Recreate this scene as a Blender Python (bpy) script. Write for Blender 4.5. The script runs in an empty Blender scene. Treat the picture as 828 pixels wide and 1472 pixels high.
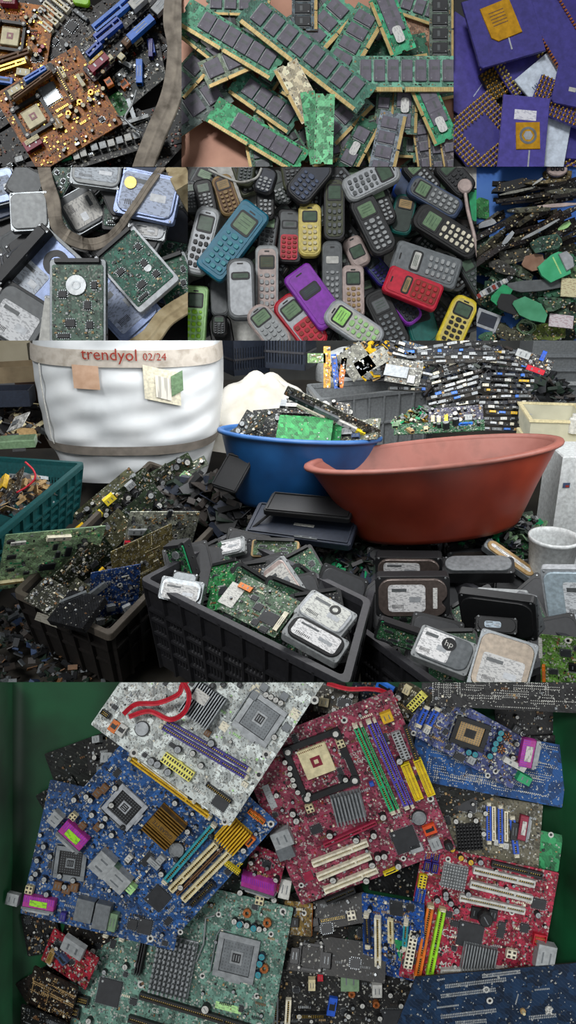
import bpy, bmesh, math, random
from mathutils import Vector, Matrix
random.seed(7)
D=1100.0; S=0.001; CX,CY=414.0,736.0
scn=bpy.context.scene; COL=scn.collection
PI=math.pi
def W(px,py,z=0.0):
    k=(D-z)/D
    return Vector(((px-CX)*k,(CY-py)*k,z))
# ---------------------------------------------------------------- materials
def lin(h):
    h=h.lstrip('#'); r=[int(h[i:i+2],16)/255 for i in (0,2,4)]
    return tuple(((c+.055)/1.055)**2.4 if c>.04045 else c/12.92 for c in r)
PAL={ # code: hex, roughness, metallic
'sv':('989c9e',.38,.6),'sl':('8a8f92',.4,.7),'dk':('17181a',.5,0),'bk':('0b0b0c',.45,0),'gy':('5c6062',.5,.1),
'lg':('9a9e9f',.5,.1),'wh':('bebeb8',.5,0),'cr':('cfc49c',.5,0),'cw':('dcd6bf',.5,0),'gd':('b8923e',.35,.8),
'gl':('d8b860',.4,.5),'ye':('d9c21c',.5,0),'yo':('d2a81e',.5,0),'or':('d06a14',.5,0),'ro':('d24a1c',.5,0),
'rd':('b8182c',.45,0),'mr':('7a1a2e',.45,0),'pk':('a8348c',.45,0),'pu':('4a40a0',.45,0),'pv':('30267c',.45,0),
'bl':('1f4fb4',.45,0),'bb':('2a6fd0',.45,0),'tl':('2c8c98',.45,0),'gn':('1e9a62',.45,0),'lm':('92d022',.45,0),
'lc':('6f8a6a',.25,0),'lk':('4a5f4e',.25,0),'br':('6a4a2c',.6,0),'tn':('a08458',.6,0),'nv':('12203e',.4,0),
'gb':('a07a3a',.35,.8),'dp':('26282b',.55,0),'og':('4b4f3a',.6,0),'hg':('9fe070',.5,0),'bz':('b08a4a',.4,.5),
'pg':('5d9e5a',.4,0),'vi':('8a2fb0',.4,0),'te':('12708c',.4,0),'rr':('c8203a',.4,0),'yl':('d6c46c',.4,0),
'yb':('e6cf3c',.4,0),'lt':('a6d68c',.4,0),'ps':('b8a6a0',.4,0),'dg':('2c3a34',.5,0),'cg':('0f5f58',.45,0),
'cb':('3a4a68',.4,0),'rc':('8c2a1a',.5,0),'cu':('b06a3a',.35,.6),'bw':('a8acb0',.42,.2),'gs':('74797c',.4,.4),
'pp':('3f3a86',.35,0),'pq':('4c4499',.35,0),'pw':('c9d4e2',.45,0),'bs':('7f8fb4',.35,.3),'ly':('e6e06a',.5,0),
'mg':('8f1f3c',.5,0),'kb':('2b2521',.55,0),'kg':('1d2b22',.5,0),'kn':('232a38',.5,0),'rg':('6a6672',.55,.05),'gp':('c4ae76',.45,.3),
}
_m={}
def M(c):
    """plain plastic / metal, with a little dirt variation"""
    if c in _m: return _m[c]
    hx,ro,me=PAL[c] if c in PAL else (c,.5,0)
    m=bpy.data.materials.new('surface_'+c); m.use_nodes=True; nt=m.node_tree; b=nt.nodes['Principled BSDF']
    b.inputs['Roughness'].default_value=ro; b.inputs['Metallic'].default_value=me
    col=lin(hx)
    tc=nt.nodes.new('ShaderNodeTexCoord'); n=nt.nodes.new('ShaderNodeTexNoise'); n.inputs['Scale'].default_value=140; n.inputs['Detail'].default_value=3
    nt.links.new(tc.outputs['Object'],n.inputs['Vector'])
    r=nt.nodes.new('ShaderNodeMapRange'); r.inputs[1].default_value=.3; r.inputs[2].default_value=.7; r.inputs[3].default_value=.72; r.inputs[4].default_value=1.12
    nt.links.new(n.outputs['Fac'],r.inputs[0])
    mx=nt.nodes.new('ShaderNodeVectorMath'); mx.operation='SCALE'; mx.inputs[0].default_value=col
    nt.links.new(r.outputs[0],mx.inputs['Scale']); nt.links.new(mx.outputs[0],b.inputs['Base Color'])
    _m[c]=m; return m
def nodes(name,ro=.5,me=0):
    m=bpy.data.materials.new(name); m.use_nodes=True; nt=m.node_tree; b=nt.nodes['Principled BSDF']
    b.inputs['Roughness'].default_value=ro; b.inputs['Metallic'].default_value=me
    tc=nt.nodes.new('ShaderNodeTexCoord')
    return m,nt,b,tc
def ramp(nt,src,stops,const=False):
    r=nt.nodes.new('ShaderNodeValToRGB'); e=r.color_ramp
    if const: e.interpolation='CONSTANT'
    while len(e.elements)<len(stops): e.elements.new(.5)
    for i,(p,c) in enumerate(stops):
        e.elements[i].position=p; e.elements[i].color=(*c,1)
    nt.links.new(src,r.inputs[0]); return r.outputs[0]
def mixc(nt,fac,a,b):
    x=nt.nodes.new('ShaderNodeMix'); x.data_type='RGBA'
    if fac is not None and not isinstance(fac,float): nt.links.new(fac,x.inputs[0])
    else: x.inputs[0].default_value=fac
    for s,i in ((a,6),(b,7)):
        if isinstance(s,tuple): x.inputs[i].default_value=(*s,1)
        else: nt.links.new(s,x.inputs[i])
    return x.outputs[2]
def sc3(c,k): return tuple(min(1,x*k) for x in c)
def pcb(hx,sc=1.0,busy=1.0,gray=.0):
    """circuit board: solder mask with traces, pads and silk screen specks"""
    key=('pcb',hx,sc,busy,gray)
    if key in _m: return _m[key]
    m,nt,b,tc=nodes('circuit_board_'+hx,.48); b.inputs['Specular IOR Level'].default_value=.3; warm=hx in('b46a14','a86012')  # warm boards carry warm light in their base and speck colours
    base=lin(PAL[hx][0] if hx in PAL else hx); L=nt.links.new
    v=nt.nodes.new('ShaderNodeTexVoronoi'); v.distance='CHEBYCHEV'; v.inputs['Scale'].default_value=110/sc
    L(tc.outputs['Object'],v.inputs['Vector'])
    sep=nt.nodes.new('ShaderNodeSeparateColor'); L(v.outputs['Color'],sep.inputs[0])
    c1=ramp(nt,sep.outputs[0],[(0,sc3(base,.3)),(.4,sc3(base,.6)),(.75,sc3(base,.9)),(1,sc3(base,1.2))])
    w=nt.nodes.new('ShaderNodeTexVoronoi'); w.distance='MANHATTAN'; w.inputs['Scale'].default_value=480/sc
    L(tc.outputs['Object'],w.inputs['Vector'])
    s2=nt.nodes.new('ShaderNodeSeparateColor'); L(w.outputs['Color'],s2.inputs[0])
    f=ramp(nt,s2.outputs[1],[(0,(0,0,0)),(1-.26*busy,(.75,.75,.75))],True)
    sp=ramp(nt,s2.outputs[2],[(0,lin('d8963a' if warm else 'a8a8a0')),(.3,lin('2a1206' if warm else '1a1816')),(.75,lin('8a5418' if warm else '6d6b62'))],True)
    c2=mixc(nt,f,c1,sp)
    wv=nt.nodes.new('ShaderNodeTexWave'); wv.bands_direction='DIAGONAL'; wv.inputs['Scale'].default_value=95/sc; wv.inputs['Distortion'].default_value=4; wv.inputs['Detail'].default_value=1
    L(tc.outputs['Object'],wv.inputs['Vector'])
    f2=ramp(nt,wv.outputs['Fac'],[(0,(0,0,0)),(.8,(0,0,0)),(.95,(.16,.16,.16))])
    c3=mixc(nt,f2,c2,tuple(min(1,x*1.4+(.0 if warm else .04)) for x in base))
    L(c3,b.inputs['Base Color'])
    _m[key]=m; return m
def printed(bg='d8d6cf',ink='4a4a4c',sc=1.0):
    """paper sticker with rows of small print"""
    key=('pr',bg,ink,sc)
    if key in _m: return _m[key]
    m,nt,b,tc=nodes('printed_label_'+bg,.6); L=nt.links.new
    mp=nt.nodes.new('ShaderNodeMapping'); mp.inputs['Scale'].default_value=(300/sc,620/sc,1); L(tc.outputs['Object'],mp.inputs[0])
    v=nt.nodes.new('ShaderNodeTexVoronoi'); v.distance='CHEBYCHEV'; v.inputs['Scale'].default_value=1; L(mp.outputs[0],v.inputs['Vector'])
    s=nt.nodes.new('ShaderNodeSeparateColor'); L(v.outputs['Color'],s.inputs[0])
    f=ramp(nt,s.outputs[0],[(0,(0,0,0)),(.66,(.42,.42,.42))],True)
    c=mixc(nt,f,lin(bg),lin(ink)); L(c,b.inputs['Base Color'])
    _m[key]=m; return m
def mottled(name,stops,sc=20,ro=.6,me=0,detail=6,bump=0,rng=(.3,.7),stretch=(1,1,1)):
    key=('mo',name)
    if key in _m: return _m[key]
    m,nt,b,tc=nodes(name,ro,me); L=nt.links.new
    mp=nt.nodes.new('ShaderNodeMapping'); mp.inputs['Scale'].default_value=stretch; L(tc.outputs['Object'],mp.inputs[0])
    n=nt.nodes.new('ShaderNodeTexNoise'); n.inputs['Scale'].default_value=sc; n.inputs['Detail'].default_value=detail; L(mp.outputs[0],n.inputs['Vector'])
    r=nt.nodes.new('ShaderNodeMapRange'); r.inputs[1].default_value=rng[0]; r.inputs[2].default_value=rng[1]; L(n.outputs['Fac'],r.inputs[0])
    k=len(stops)-1
    L(ramp(nt,r.outputs[0],[(i/k,lin(c)) for i,c in enumerate(stops)]),b.inputs['Base Color'])
    if bump:
        bp=nt.nodes.new('ShaderNodeBump'); bp.inputs['Strength'].default_value=bump; bp.inputs['Distance'].default_value=.002; L(n.outputs['Fac'],bp.inputs['Height']); L(bp.outputs[0],b.inputs['Normal'])
    _m[key]=m; return m
def mm(x): return M(x) if isinstance(x,str) else x
# ---------------------------------------------------------------- mesh builder (pixel-sized units)
class MB:
    def __init__(s): s.v=[];s.f=[];s.k=[];s.m=[];s.X=None
    def mi(s,m):
        m=mm(m)
        if m not in s.m: s.m.append(m)
        return s.m.index(m)
    def add(s,vs,fs,m):
        o=len(s.v); i=s.mi(m)
        if s.X is not None: vs=[s.X@Vector(p) for p in vs]
        s.v+= [tuple(p) for p in vs]; s.f+=[tuple(a+o for a in f) for f in fs]; s.k+=[i]*len(fs)
    def prism(s,pts,z0,z1,m,ins=0,bz=None,top=None):
        n=len(pts); cx=sum(p[0] for p in pts)/n; cy=sum(p[1] for p in pts)/n
        rings=[(z0,0)]
        if ins: rings+= [(z1-(bz if bz is not None else ins),0),(z1,ins)]
        else: rings+=[(z1,0)]
        vs=[]
        for z,i in rings:
            for p in pts:
                d=math.hypot(p[0]-cx,p[1]-cy) or 1
                q=max(0,1-i/d); vs.append((cx+(p[0]-cx)*q,cy+(p[1]-cy)*q,z))
        fs=[]
        for r in range(len(rings)-1):
            for j in range(n):
                a=r*n+j;b=r*n+(j+1)%n; fs.append((a,b,b+n,a+n))
        s.add(vs,fs+[tuple(range(n-1,-1,-1))],m)
        o=len(s.v)-n; s.f.append(tuple(range(o,o+n))); s.k.append(s.mi(top or m))
    def box(s,x0,x1,y0,y1,z0,z1,m,ins=0,top=None):
        s.prism([(x0,y0),(x1,y0),(x1,y1),(x0,y1)],z0,z1,m,ins,None,top)
    def cbox(s,x,y,w,h,z0,z1,m,a=0,ins=0,top=None):
        c,q=math.cos(a),math.sin(a)
        s.prism([(x+c*i*w/2-q*j*h/2,y+q*i*w/2+c*j*h/2) for i,j in((-1,-1),(1,-1),(1,1),(-1,1))],z0,z1,m,ins,None,top)
    def cyl(s,x,y,r,z0,z1,m,n=12,ins=0,top=None):
        s.prism([(x+r*math.cos(2*PI*i/n),y+r*math.sin(2*PI*i/n)) for i in range(n)],z0,z1,m,ins,None,top)
    def ring(s,x,y,r0,r1,z0,z1,m,n=16):
        vs=[];fs=[]
        for i in range(n):
            a=2*PI*i/n
            for r,z in((r1,z0),(r1,z1),(r0,z1),(r0,z0)): vs.append((x+r*math.cos(a),y+r*math.sin(a),z))
        for i in range(n):
            j=(i+1)%n
            for q in range(4): fs.append((i*4+q,j*4+q,j*4+(q+1)%4,i*4+(q+1)%4))
        s.add(vs,fs,m)
    def frame(s,x,y,w,h,t,z0,z1,m):
        s.box(x-w/2,x+w/2,y-h/2,y-h/2+t,z0,z1,m,.3); s.box(x-w/2,x+w/2,y+h/2-t,y+h/2,z0,z1,m,.3)
        s.box(x-w/2,x-w/2+t,y-h/2+t,y+h/2-t,z0,z1,m,.3); s.box(x+w/2-t,x+w/2,y-h/2+t,y+h/2-t,z0,z1,m,.3)
    def tube(s,pts,r,m,n=6,cap=True):
        pts=[Vector(p) for p in pts]; vs=[];fs=[]; up=Vector((0,0,1))
        for i,p in enumerate(pts):
            t=(pts[min(i+1,len(pts)-1)]-pts[max(i-1,0)]).normalized()
            a=t.cross(up)
            if a.length<.05: a=t.cross(Vector((1,0,0)))
            a.normalize(); b=a.cross(t)
            rr=r[i] if isinstance(r,(list,tuple)) else r
            for j in range(n): vs.append(p+a*rr*math.cos(2*PI*j/n)+b*rr*math.sin(2*PI*j/n))
        for i in range(len(pts)-1):
            for j in range(n):
                k=(j+1)%n; fs.append((i*n+j,i*n+k,i*n+n+k,i*n+n+j))
        fs.append(tuple(range(n))); fs.append(tuple(range(len(vs)-1,len(vs)-n-1,-1)))
        s.add(vs,fs,m)
    def band(s,pts,w,th,m):
        """flat strip following pts; w may be a list"""
        pts=[Vector(p) for p in pts]; vs=[];fs=[]
        for i,p in enumerate(pts):
            t=(pts[min(i+1,len(pts)-1)]-pts[max(i-1,0)]); t.z=0; t.normalize(); a=Vector((-t.y,t.x,0)); ww=w[i] if isinstance(w,(list,tuple)) else w
            for q,z in((-.5,0),(-.5,th),(-.46,th*1.4),(-.1,th*1.2),(.0,th*1.5),(.1,th*1.2),(.46,th*1.4),(.5,th),(.5,0)): vs.append(p+a*ww*q+Vector((0,0,z)))
        n=9
        for i in range(len(pts)-1):
            for j in range(n):
                k=(j+1)%n; fs.append((i*n+j,i*n+n+j,i*n+n+k,i*n+k))
        fs+= [tuple(range(n)),tuple(range(len(vs)-1,len(vs)-n-1,-1))]
        s.add(vs,fs,m)
    def mesh(s,name='part',smooth=False,rec=True):
        me=bpy.data.meshes.new(name); me.from_pydata([(a*S,b*S,c*S) for a,b,c in s.v],[],s.f)
        for m in s.m: me.materials.append(m)
        me.polygons.foreach_set('material_index',s.k)
        if rec:
            bm=bmesh.new(); bm.from_mesh(me); bmesh.ops.recalc_face_normals(bm,faces=bm.faces); bm.to_mesh(me); bm.free()
        if smooth: me.polygons.foreach_set('use_smooth',[True]*len(me.polygons))
        me.update(); return me
def spline(pts,n=8):
    P=[Vector(p) for p in pts]; out=[]
    for i in range(len(P)-1):
        a=P[max(i-1,0)];b=P[i];c=P[i+1];d=P[min(i+2,len(P)-1)]
        for j in range(n):
            t=j/n; out.append(.5*((2*b)+(c-a)*t+(2*a-5*b+4*c-d)*t*t+(3*b-a-3*c+d)*t**3))
    out.append(P[-1]); return out
def rrect(w,h,r,n=4,cx=0,cy=0):
    r=min(r,w/2-.01,h/2-.01); o=[]
    for (x,y,a) in((w/2-r,-h/2+r,-PI/2),(w/2-r,h/2-r,0),(-w/2+r,h/2-r,PI/2),(-w/2+r,-h/2+r,PI)):
        for i in range(n+1):
            b=a+PI/2*i/n; o.append((cx+x+r*math.cos(b),cy+y+r*math.sin(b)))
    return o
_mc={}
def cached(key,fn,smooth=False):
    key=str(key)
    if key not in _mc:
        b=MB(); fn(b); _mc[key]=b.mesh('part',smooth)
    return _mc[key]
# ---------------------------------------------------------------- objects
THINGS=[]   # (object, panel)
LBL={}
ANCH={}     # panel -> [(px,py,short description)]
def thing(name,label,cat,mat=None,panel=0,group=None,me=None):
    o=bpy.data.objects.new(name,me); COL.objects.link(o)
    if mat is not None: o.matrix_world=mat
    o['label']=label; o['category']=cat
    if group: o['group']=group
    THINGS.append((o,panel)); return o
def part(parent,name,me,loc=(0,0,0),rz=0,kind=None,label=None):
    o=bpy.data.objects.new(name,me); COL.objects.link(o); o.parent=parent
    o.location=(loc[0]*S,loc[1]*S,loc[2]*S); o.rotation_euler=(0,0,rz)
    if kind: o['kind']=kind
    if label: o['label']=label
    return o
def structure(name,me,mat=None,panel=0):
    o=bpy.data.objects.new(name,me); COL.objects.link(o); o['kind']='structure'
    if mat is not None: o.matrix_world=mat
    if panel: THINGS.append((o,panel))
    return o
class Fr:
    """a rectangle lying in the scene; three seen corners fix its place, turn and lean"""
    def __init__(s,o,pu,pv,z,flip=1):
        O=W(*o,z);U=W(*pu,z)-O;V=W(*pv,z)-O
        s.O=O;s.U2=(U.x,U.y);s.V2=(V.x,V.y); s.z=z;s.k=(D-z)/D
        d=U.x*V.x+U.y*V.y
        if abs(d)>1:
            t=math.sqrt(abs(d))*flip; U.z=t; V.z=-d/t
        s.lu=U.length;s.lv=V.length
        x=U.normalized();y=V.normalized();zz=x.cross(y); s.n=zz
        m=Matrix((x,y,zz)).transposed().to_4x4(); m.translation=O*S; s.m=m
    def loc(s,px,py):
        P=W(px,py,s.z)-s.O; a,b=s.U2;c,d=s.V2; det=a*d-b*c
        u=(P.x*d-P.y*c)/det; v=(a*P.y-b*P.x)/det
        return u*s.lu,v*s.lv
def rectfr(cx,cy,w,h,ang,z,tx=0,ty=0):
    """frame centred on a seen point; ang = turn in degrees, tx/ty = lean in degrees"""
    P=W(cx,cy,z)
    m=Matrix.Translation(P*S)@Matrix.Rotation(math.radians(ang),4,'Z')@Matrix.Rotation(math.radians(tx),4,'X')@Matrix.Rotation(math.radians(ty),4,'Y')
    return m
def text(s,size,mat,ext=.3,mapfn=None):
    c=bpy.data.curves.new('t','FONT'); c.body=s; c.size=size*S; c.align_x='CENTER'; c.align_y='CENTER'; c.extrude=ext*S; c.resolution_u=2
    o=bpy.data.objects.new('t',c); COL.objects.link(o)
    dg=bpy.context.evaluated_depsgraph_get(); me=bpy.data.meshes.new_from_object(o.evaluated_get(dg)); bpy.data.objects.remove(o)
    me.materials.clear(); me.materials.append(mm(mat))
    if mapfn:
        for v in me.vertices: v.co=Vector(mapfn(v.co.x/S,v.co.y/S,v.co.z/S))*S
    return me
# ---------------------------------------------------------------- circuit board components
def c_socket(b,w,h,fc,ic,hole='dk'):
    b.box(-w/2,w/2,-h/2,h/2,0,2,'dk'); b.frame(0,0,w,h,w*.13,0,5,fc); b.cbox(0,0,w*.72,h*.72,2,3.4,ic,0,.5)
    for i in range(9):
        for j in range(9):
            if abs(i-4)>1 or abs(j-4)>1: b.cbox(-w*.3+i*w*.075,-h*.3+j*h*.075,w*.03,h*.03,3.4,3.7,'gy')
    b.cbox(0,0,w*.30,h*.30,3.4,4.2,fc,0,.3); b.cbox(0,0,w*.2,h*.2,4.2,4.6,hole)
    for i in range(3): b.cbox(-w*.06+i*w*.06,0,w*.02,h*.14,4.6,4.9,fc)
    b.tube([(-w*.55,-h*.45,3),(-w*.56,h*.4,3.4),(-w*.5,h*.55,3.4),(-w*.25,h*.56,3)],.9,'sl')
    b.cbox(w*.0,-h*.53,w*.4,h*.07,0,4,fc,0,.4)
def c_bracket(b,s):
    for i in(-1,1):
        b.box(-s/2,s/2,i*s*.46-s*.05,i*s*.46+s*.05,0,6,'dk',.6); b.box(i*s*.46-s*.05,i*s*.46+s*.05,-s*.42,s*.42,0,6,'dk',.6)
    for i in(-1,1):
        for j in(-1,1): b.cyl(i*s*.43,j*s*.43,s*.085,0,8,'dk',10); b.cyl(i*s*.43,j*s*.43,s*.05,8,9,'wh',8)
def c_slot(b,L,w,col):
    b.box(-L/2,L/2,-w/2,w/2,0,2.5,col); h=6+w*.15
    b.box(-L/2,L/2,-w/2,-w*.16,2.5,h,col,.3); b.box(-L/2,L/2,w*.16,w/2,2.5,h,col,.3)
    b.box(-L/2,-L/2+1.5,-w*.16,w*.16,2.5,h,col); b.box(L/2-1.5,L/2,-w*.16,w*.16,2.5,h,col); b.box(-L/2+1.5,L/2-1.5,-w*.16,w*.16,2.5,3,'dk')
    b.box(L*.2,L*.2+2.5,-w*.16,w*.16,2.5,h,col)
    n=int(L/3)
    for i in range(n): b.box(-L/2+2+i*3,-L/2+3+i*3,-w*.16,w*.16,3,3.6,'gl')
def c_sink(b,w,h,col,n,ht):
    b.box(-w/2,w/2,-h/2,h/2,0,3,col,.3)
    for i in range(n):
        x=-w/2+w*(i+.5)/n; b.box(x-w*.22/n,x+w*.22/n,-h/2,h/2,3,ht,col,.15)
def c_pins(b,w,h,col,n,ht):
    b.box(-w/2,w/2,-h/2,h/2,0,3,col,.3); m=max(3,int(n*h/w))
    for i in range(n):
        for j in range(m):
            b.cbox(-w/2+w*(i+.5)/n,-h/2+h*(j+.5)/m,w/n*.5,h/m*.62,3,ht,col,0,.3)
def c_cap(b,r,col):
    b.cyl(0,0,r,0,r*2.0,'dk' if col not in('tl','nv') else 'nv',12,r*.12); b.cyl(0,0,r*.84,r*2.0,r*2.06,col,12); b.cbox(0,0,r*1.2,r*.14,r*2.06,r*2.1,'gs',.6)
def c_chip(b,w,h,col='dp'):
    b.box(-w/2,w/2,-h/2,h/2,.6,2.4,col,.4); n=max(3,int(w/2.4)); m=max(3,int(h/2.4))
    for i in range(n):
        x=-w/2+w*(i+.5)/n
        for q in(-1,1): b.cbox(x,q*(h/2+.8),1,1.8,0,.9,'sl')
    for i in range(m):
        y=-h/2+h*(i+.5)/m
        for q in(-1,1): b.cbox(q*(w/2+.8),y,1.8,1,0,.9,'sl')
    b.cyl(-w*.36,h*.36,min(w,h)*.05,2.4,2.5,'lg',8)
def c_port(b,w,h,col,stk):
    b.box(-w/2,w/2,-h/2,h*.2,0,11,col,.8); b.box(-w/2-1,w/2+1,h*.2,h*.34,0,12,'sl',.4); b.prism([(-w*.42,h*.34),(w*.42,h*.34),(w*.36,h*.5),(-w*.36,h*.5)],2,10,'lg',.4)
    n=int(w/3)
    for i in range(n): b.cbox(-w/2+w*(i+.5)/n,-h*.3,1,h*.4,11,11.5,'mr' if col!='pk' else 'vi')
    for q in(-1,1): b.cyl(q*w*.46,h*.42,h*.07,3,9,'sv',6)
    if stk: b.cbox(0,-h*.1,w*.55,h*.36,11.5,11.9,printed(PAL[stk][0],'333333',1.2))
def c_box(b,w,h,ht,col,end):
    b.box(-w/2,w/2,-h/2,h/2,0,ht,col,.5)
    b.box(-w*.36,w*.36,-h/2-.3,-h/2+.2,2,ht*.85,'bk')
    if end: b.box(-w/2-.2,w/2+.2,h*.22,h/2+.3,0,ht*.96,end,.4)
    for i in(-1,1): b.cbox(i*w*.2,h*.0,w*.08,h*.45,ht,ht+.3,'gs')
def c_bat(b,r):
    b.cyl(0,0,r*1.1,0,3,'dk',18); b.cyl(0,0,r,3,4.6,'sv',20,.6); b.ring(0,0,r*.75,r*.8,4.6,4.8,'sl'); b.cbox(-r*.9,0,r*.5,r*.35,3,5.2,'sl')
def c_conn(b,w,h,col,nx,ny):
    b.box(-w/2,w/2,-h/2,h/2,0,8,col,.5); b.cbox(0,h*.5,w*.12,2,2,8,col)
    for i in range(nx):
        for j in range(ny): b.cbox(-w/2+w*(i+.5)/nx,-h/2+h*(j+.5)/ny,w/nx*.55,h/ny*.55,8,8.3,'kb')
def c_ide(b,w,h,col):
    b.frame(0,0,w,h,1.2,0,8,col); b.box(-w/2+1,w/2-1,-h/2+1,h/2-1,0,3,col); L=w>h; n=int(max(w,h)/2.8)
    for i in range(n):
        for q in(-1,1):
            p=-max(w,h)/2+2+(max(w,h)-4)*(i+.5)/n; x,y=(p,q*min(w,h)*.17) if L else (q*min(w,h)*.17,p)
            b.cbox(x,y,.8,.8,3,8.5,'gl')
def c_choke(b,r,col):
    b.ring(0,0,r*.45,r,0,r*1.1,col,14)
    for i in range(7): b.cbox(math.cos(i*.9)*r*.72,math.sin(i*.9)*r*.72,r*.6,r*.16,0,r*1.25,'cu',i*.9)
def c_block(b,w,h,col):
    b.box(-w/2,w/2,-h/2,h/2,0,6,col,.5); b.cbox(0,0,w*.7,h*.35,6,6.2,'dk'); b.cbox(w*.28,h*.1,w*.12,h*.4,6,6.3,'dk')
def c_hole(b,r): b.ring(0,0,r*.5,r,0,.5,'wh',14); b.cyl(0,0,r*.5,0,.3,'bk',12)
def put(T,fr,x,y,name,key,fn,ang=0,z=0,sub=None,label=None,smooth=False):
    lx,ly=fr.loc(x,y)
    o=part(T,name,cached(key,fn,smooth),(lx,ly,fr.top+z),ang,None,label)
    return o
def comps(T,fr,spec):
    k=fr.k
    for ln in spec.replace('\n',';').split(';'):
        t=ln.split()
        if not t: continue
        c=t[0]; ang=0; lab=None
        if t[-1].startswith('a='): ang=math.radians(float(t.pop()[2:]))
        g=lambda i: round(float(t[i])*k,1)
        x=float(t[1]) if c not in('cp','ck') else 0; y=float(t[2]) if c not in('cp','ck') else 0
        if c=='sk': put(T,fr,x,y,'processor_socket',('sk',g(3),g(4),t[5],t[6]),lambda b:c_socket(b,g(3),g(4),t[5],t[6]),ang)
        elif c=='s4':
            w=g(3); put(T,fr,x,y,'processor_socket',('s4',w),lambda b:(b.box(-w/2,w/2,-w/2,w/2,0,5,'cr',.8),b.cbox(0,0,w*.34,w*.34,5,5.4,'mr'),b.cbox(0,0,w*.14,w*.14,5.4,5.6,'cr'),[b.cbox(-w*.42+i*w*.06,w*.44,w*.03,w*.05,5,5.4,'br') for i in range(14)]),ang)
        elif c=='bk': put(T,fr,x,y,'socket_bracket',('bk',g(3)),lambda b:c_bracket(b,g(3)),ang)
        elif c in('dm','pc'):
            x2,y2=float(t[3]),float(t[4]); a=Vector(fr.loc(x,y)); e=Vector(fr.loc(x2,y2)); L=round((e-a).length); w=g(5); mid=(a+e)/2; r=math.atan2(e.y-a.y,e.x-a.x)
            o=part(T,'memory_slot' if c=='dm' else 'expansion_slot',cached(('pc',L,w,t[6]),lambda b:c_slot(b,L,w,t[6])),(mid.x,mid.y,fr.top),r)
            if c=='dm':
                for q in(-1,1): part(o,'latch',cached(('la',w,t[7] if len(t)>7 else 'cw'),lambda b:(b.cbox(0,0,5*k,w*.9,0,10,t[7] if len(t)>7 else 'cw',0,.8),b.cbox(0,0,2,w*.5,10,12,'cw'))),(q*(L/2+2*k),0,0))
        elif c in('hs','hp'): (lambda w,h,n,ht:put(T,fr,x,y,'heat_sink',(c,w,h,t[5],n,ht),lambda b:(c_sink if c=='hs' else c_pins)(b,w,h,t[5],n,ht),ang))(g(3),g(4),int(t[6]),float(t[7]) if len(t)>7 else 12)
        elif c=='cp':
            r=g(1)
            for i in range(3,len(t)-1,2): put(T,fr,float(t[i]),float(t[i+1]),'capacitor',('cp',r,t[2]),lambda b:c_cap(b,r,t[2]),random.random()*6)
        elif c=='ck':
            r=g(1)
            for i in range(3,len(t)-1,2): put(T,fr,float(t[i]),float(t[i+1]),'choke_coil',('ck',r,t[2]),lambda b:c_choke(b,r,t[2]))
        elif c=='ch': put(T,fr,x,y,'chip',('ch',g(3),g(4),t[5] if len(t)>5 else 'dp'),lambda b:c_chip(b,g(3),g(4),t[5] if len(t)>5 else 'dp'),ang)
        elif c=='pt': put(T,fr,x,y,'port_connector',('pt',g(3),g(4),t[5],t[6:] and t[6]),lambda b:c_port(b,g(3),g(4),t[5],t[6] if len(t)>6 else None),ang)
        elif c=='bx': put(T,fr,x,y,'socket_housing',('bx',g(3),g(4),t[5],t[6],t[7:] and t[7]),lambda b:c_box(b,g(3),g(4),float(t[5]),t[6],t[7] if len(t)>7 else None),ang)
        elif c=='bt': put(T,fr,x,y,'coin_battery',('bt',g(3)),lambda b:c_bat(b,g(3)),ang)
        elif c=='cn': put(T,fr,x,y,'power_connector',('cn',g(3),g(4),t[5],t[6],t[7]),lambda b:c_conn(b,g(3),g(4),t[5],int(t[6]),int(t[7])),ang)
        elif c=='id': put(T,fr,x,y,'ribbon_connector',('id',g(3),g(4),t[5]),lambda b:c_ide(b,g(3),g(4),t[5]),ang)
        elif c=='sa': put(T,fr,x,y,'drive_connector',('sa',g(3),g(4),t[5]),lambda b:c_block(b,g(3),g(4),t[5]),ang)
        elif c=='st': put(T,fr,x,y,'sticker',('st',g(3),g(4),t[5]),lambda b:b.cbox(0,0,g(3),g(4),0,.4,printed(PAL[t[5]][0],'555555')),ang,z=float(t[6]) if len(t)>6 else .3)
        elif c=='ho': put(T,fr,x,y,'mounting_hole',('ho',g(3)),lambda b:c_hole(b,g(3)))
        elif c=='tx':
            lx,ly=fr.loc(x,y); part(T,'lettering',text(t[5].replace('_',' '),g(3),t[4],.15),(lx,ly,fr.top+(float(t[6]) if len(t)>6 else .3)),ang)
def smd(T,fr,n,rnd,cols=('br','dk','dk','lg','cw','tn','sl'),mn=1.2,mx=3.6,name='surface_components'):
    b=MB()
    for i in range(n):
        x=rnd.uniform(3,fr.lu-3);y=rnd.uniform(3,fr.lv-3);w=rnd.uniform(mn,mx)*fr.k;h=w*rnd.choice((.5,.6,1))
        if rnd.random()<.5: w,h=h,w
        b.box(x-w/2,x+w/2,y-h/2,y+h/2,fr.top,fr.top+rnd.uniform(.6,2.2),rnd.choice(cols))
    for i in range(n//14):   # rows of little parts
        x=rnd.uniform(8,fr.lu-20);y=rnd.uniform(8,fr.lv-8);c=rnd.choice(cols)
        for j in range(rnd.randint(3,7)):
            if x+j*2.6<fr.lu-2: b.box(x+j*2.6,x+j*2.6+1.5,y,y+3,fr.top,fr.top+1.3,c)
    part(T,name,b.mesh(rec=False),kind='stuff')
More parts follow.
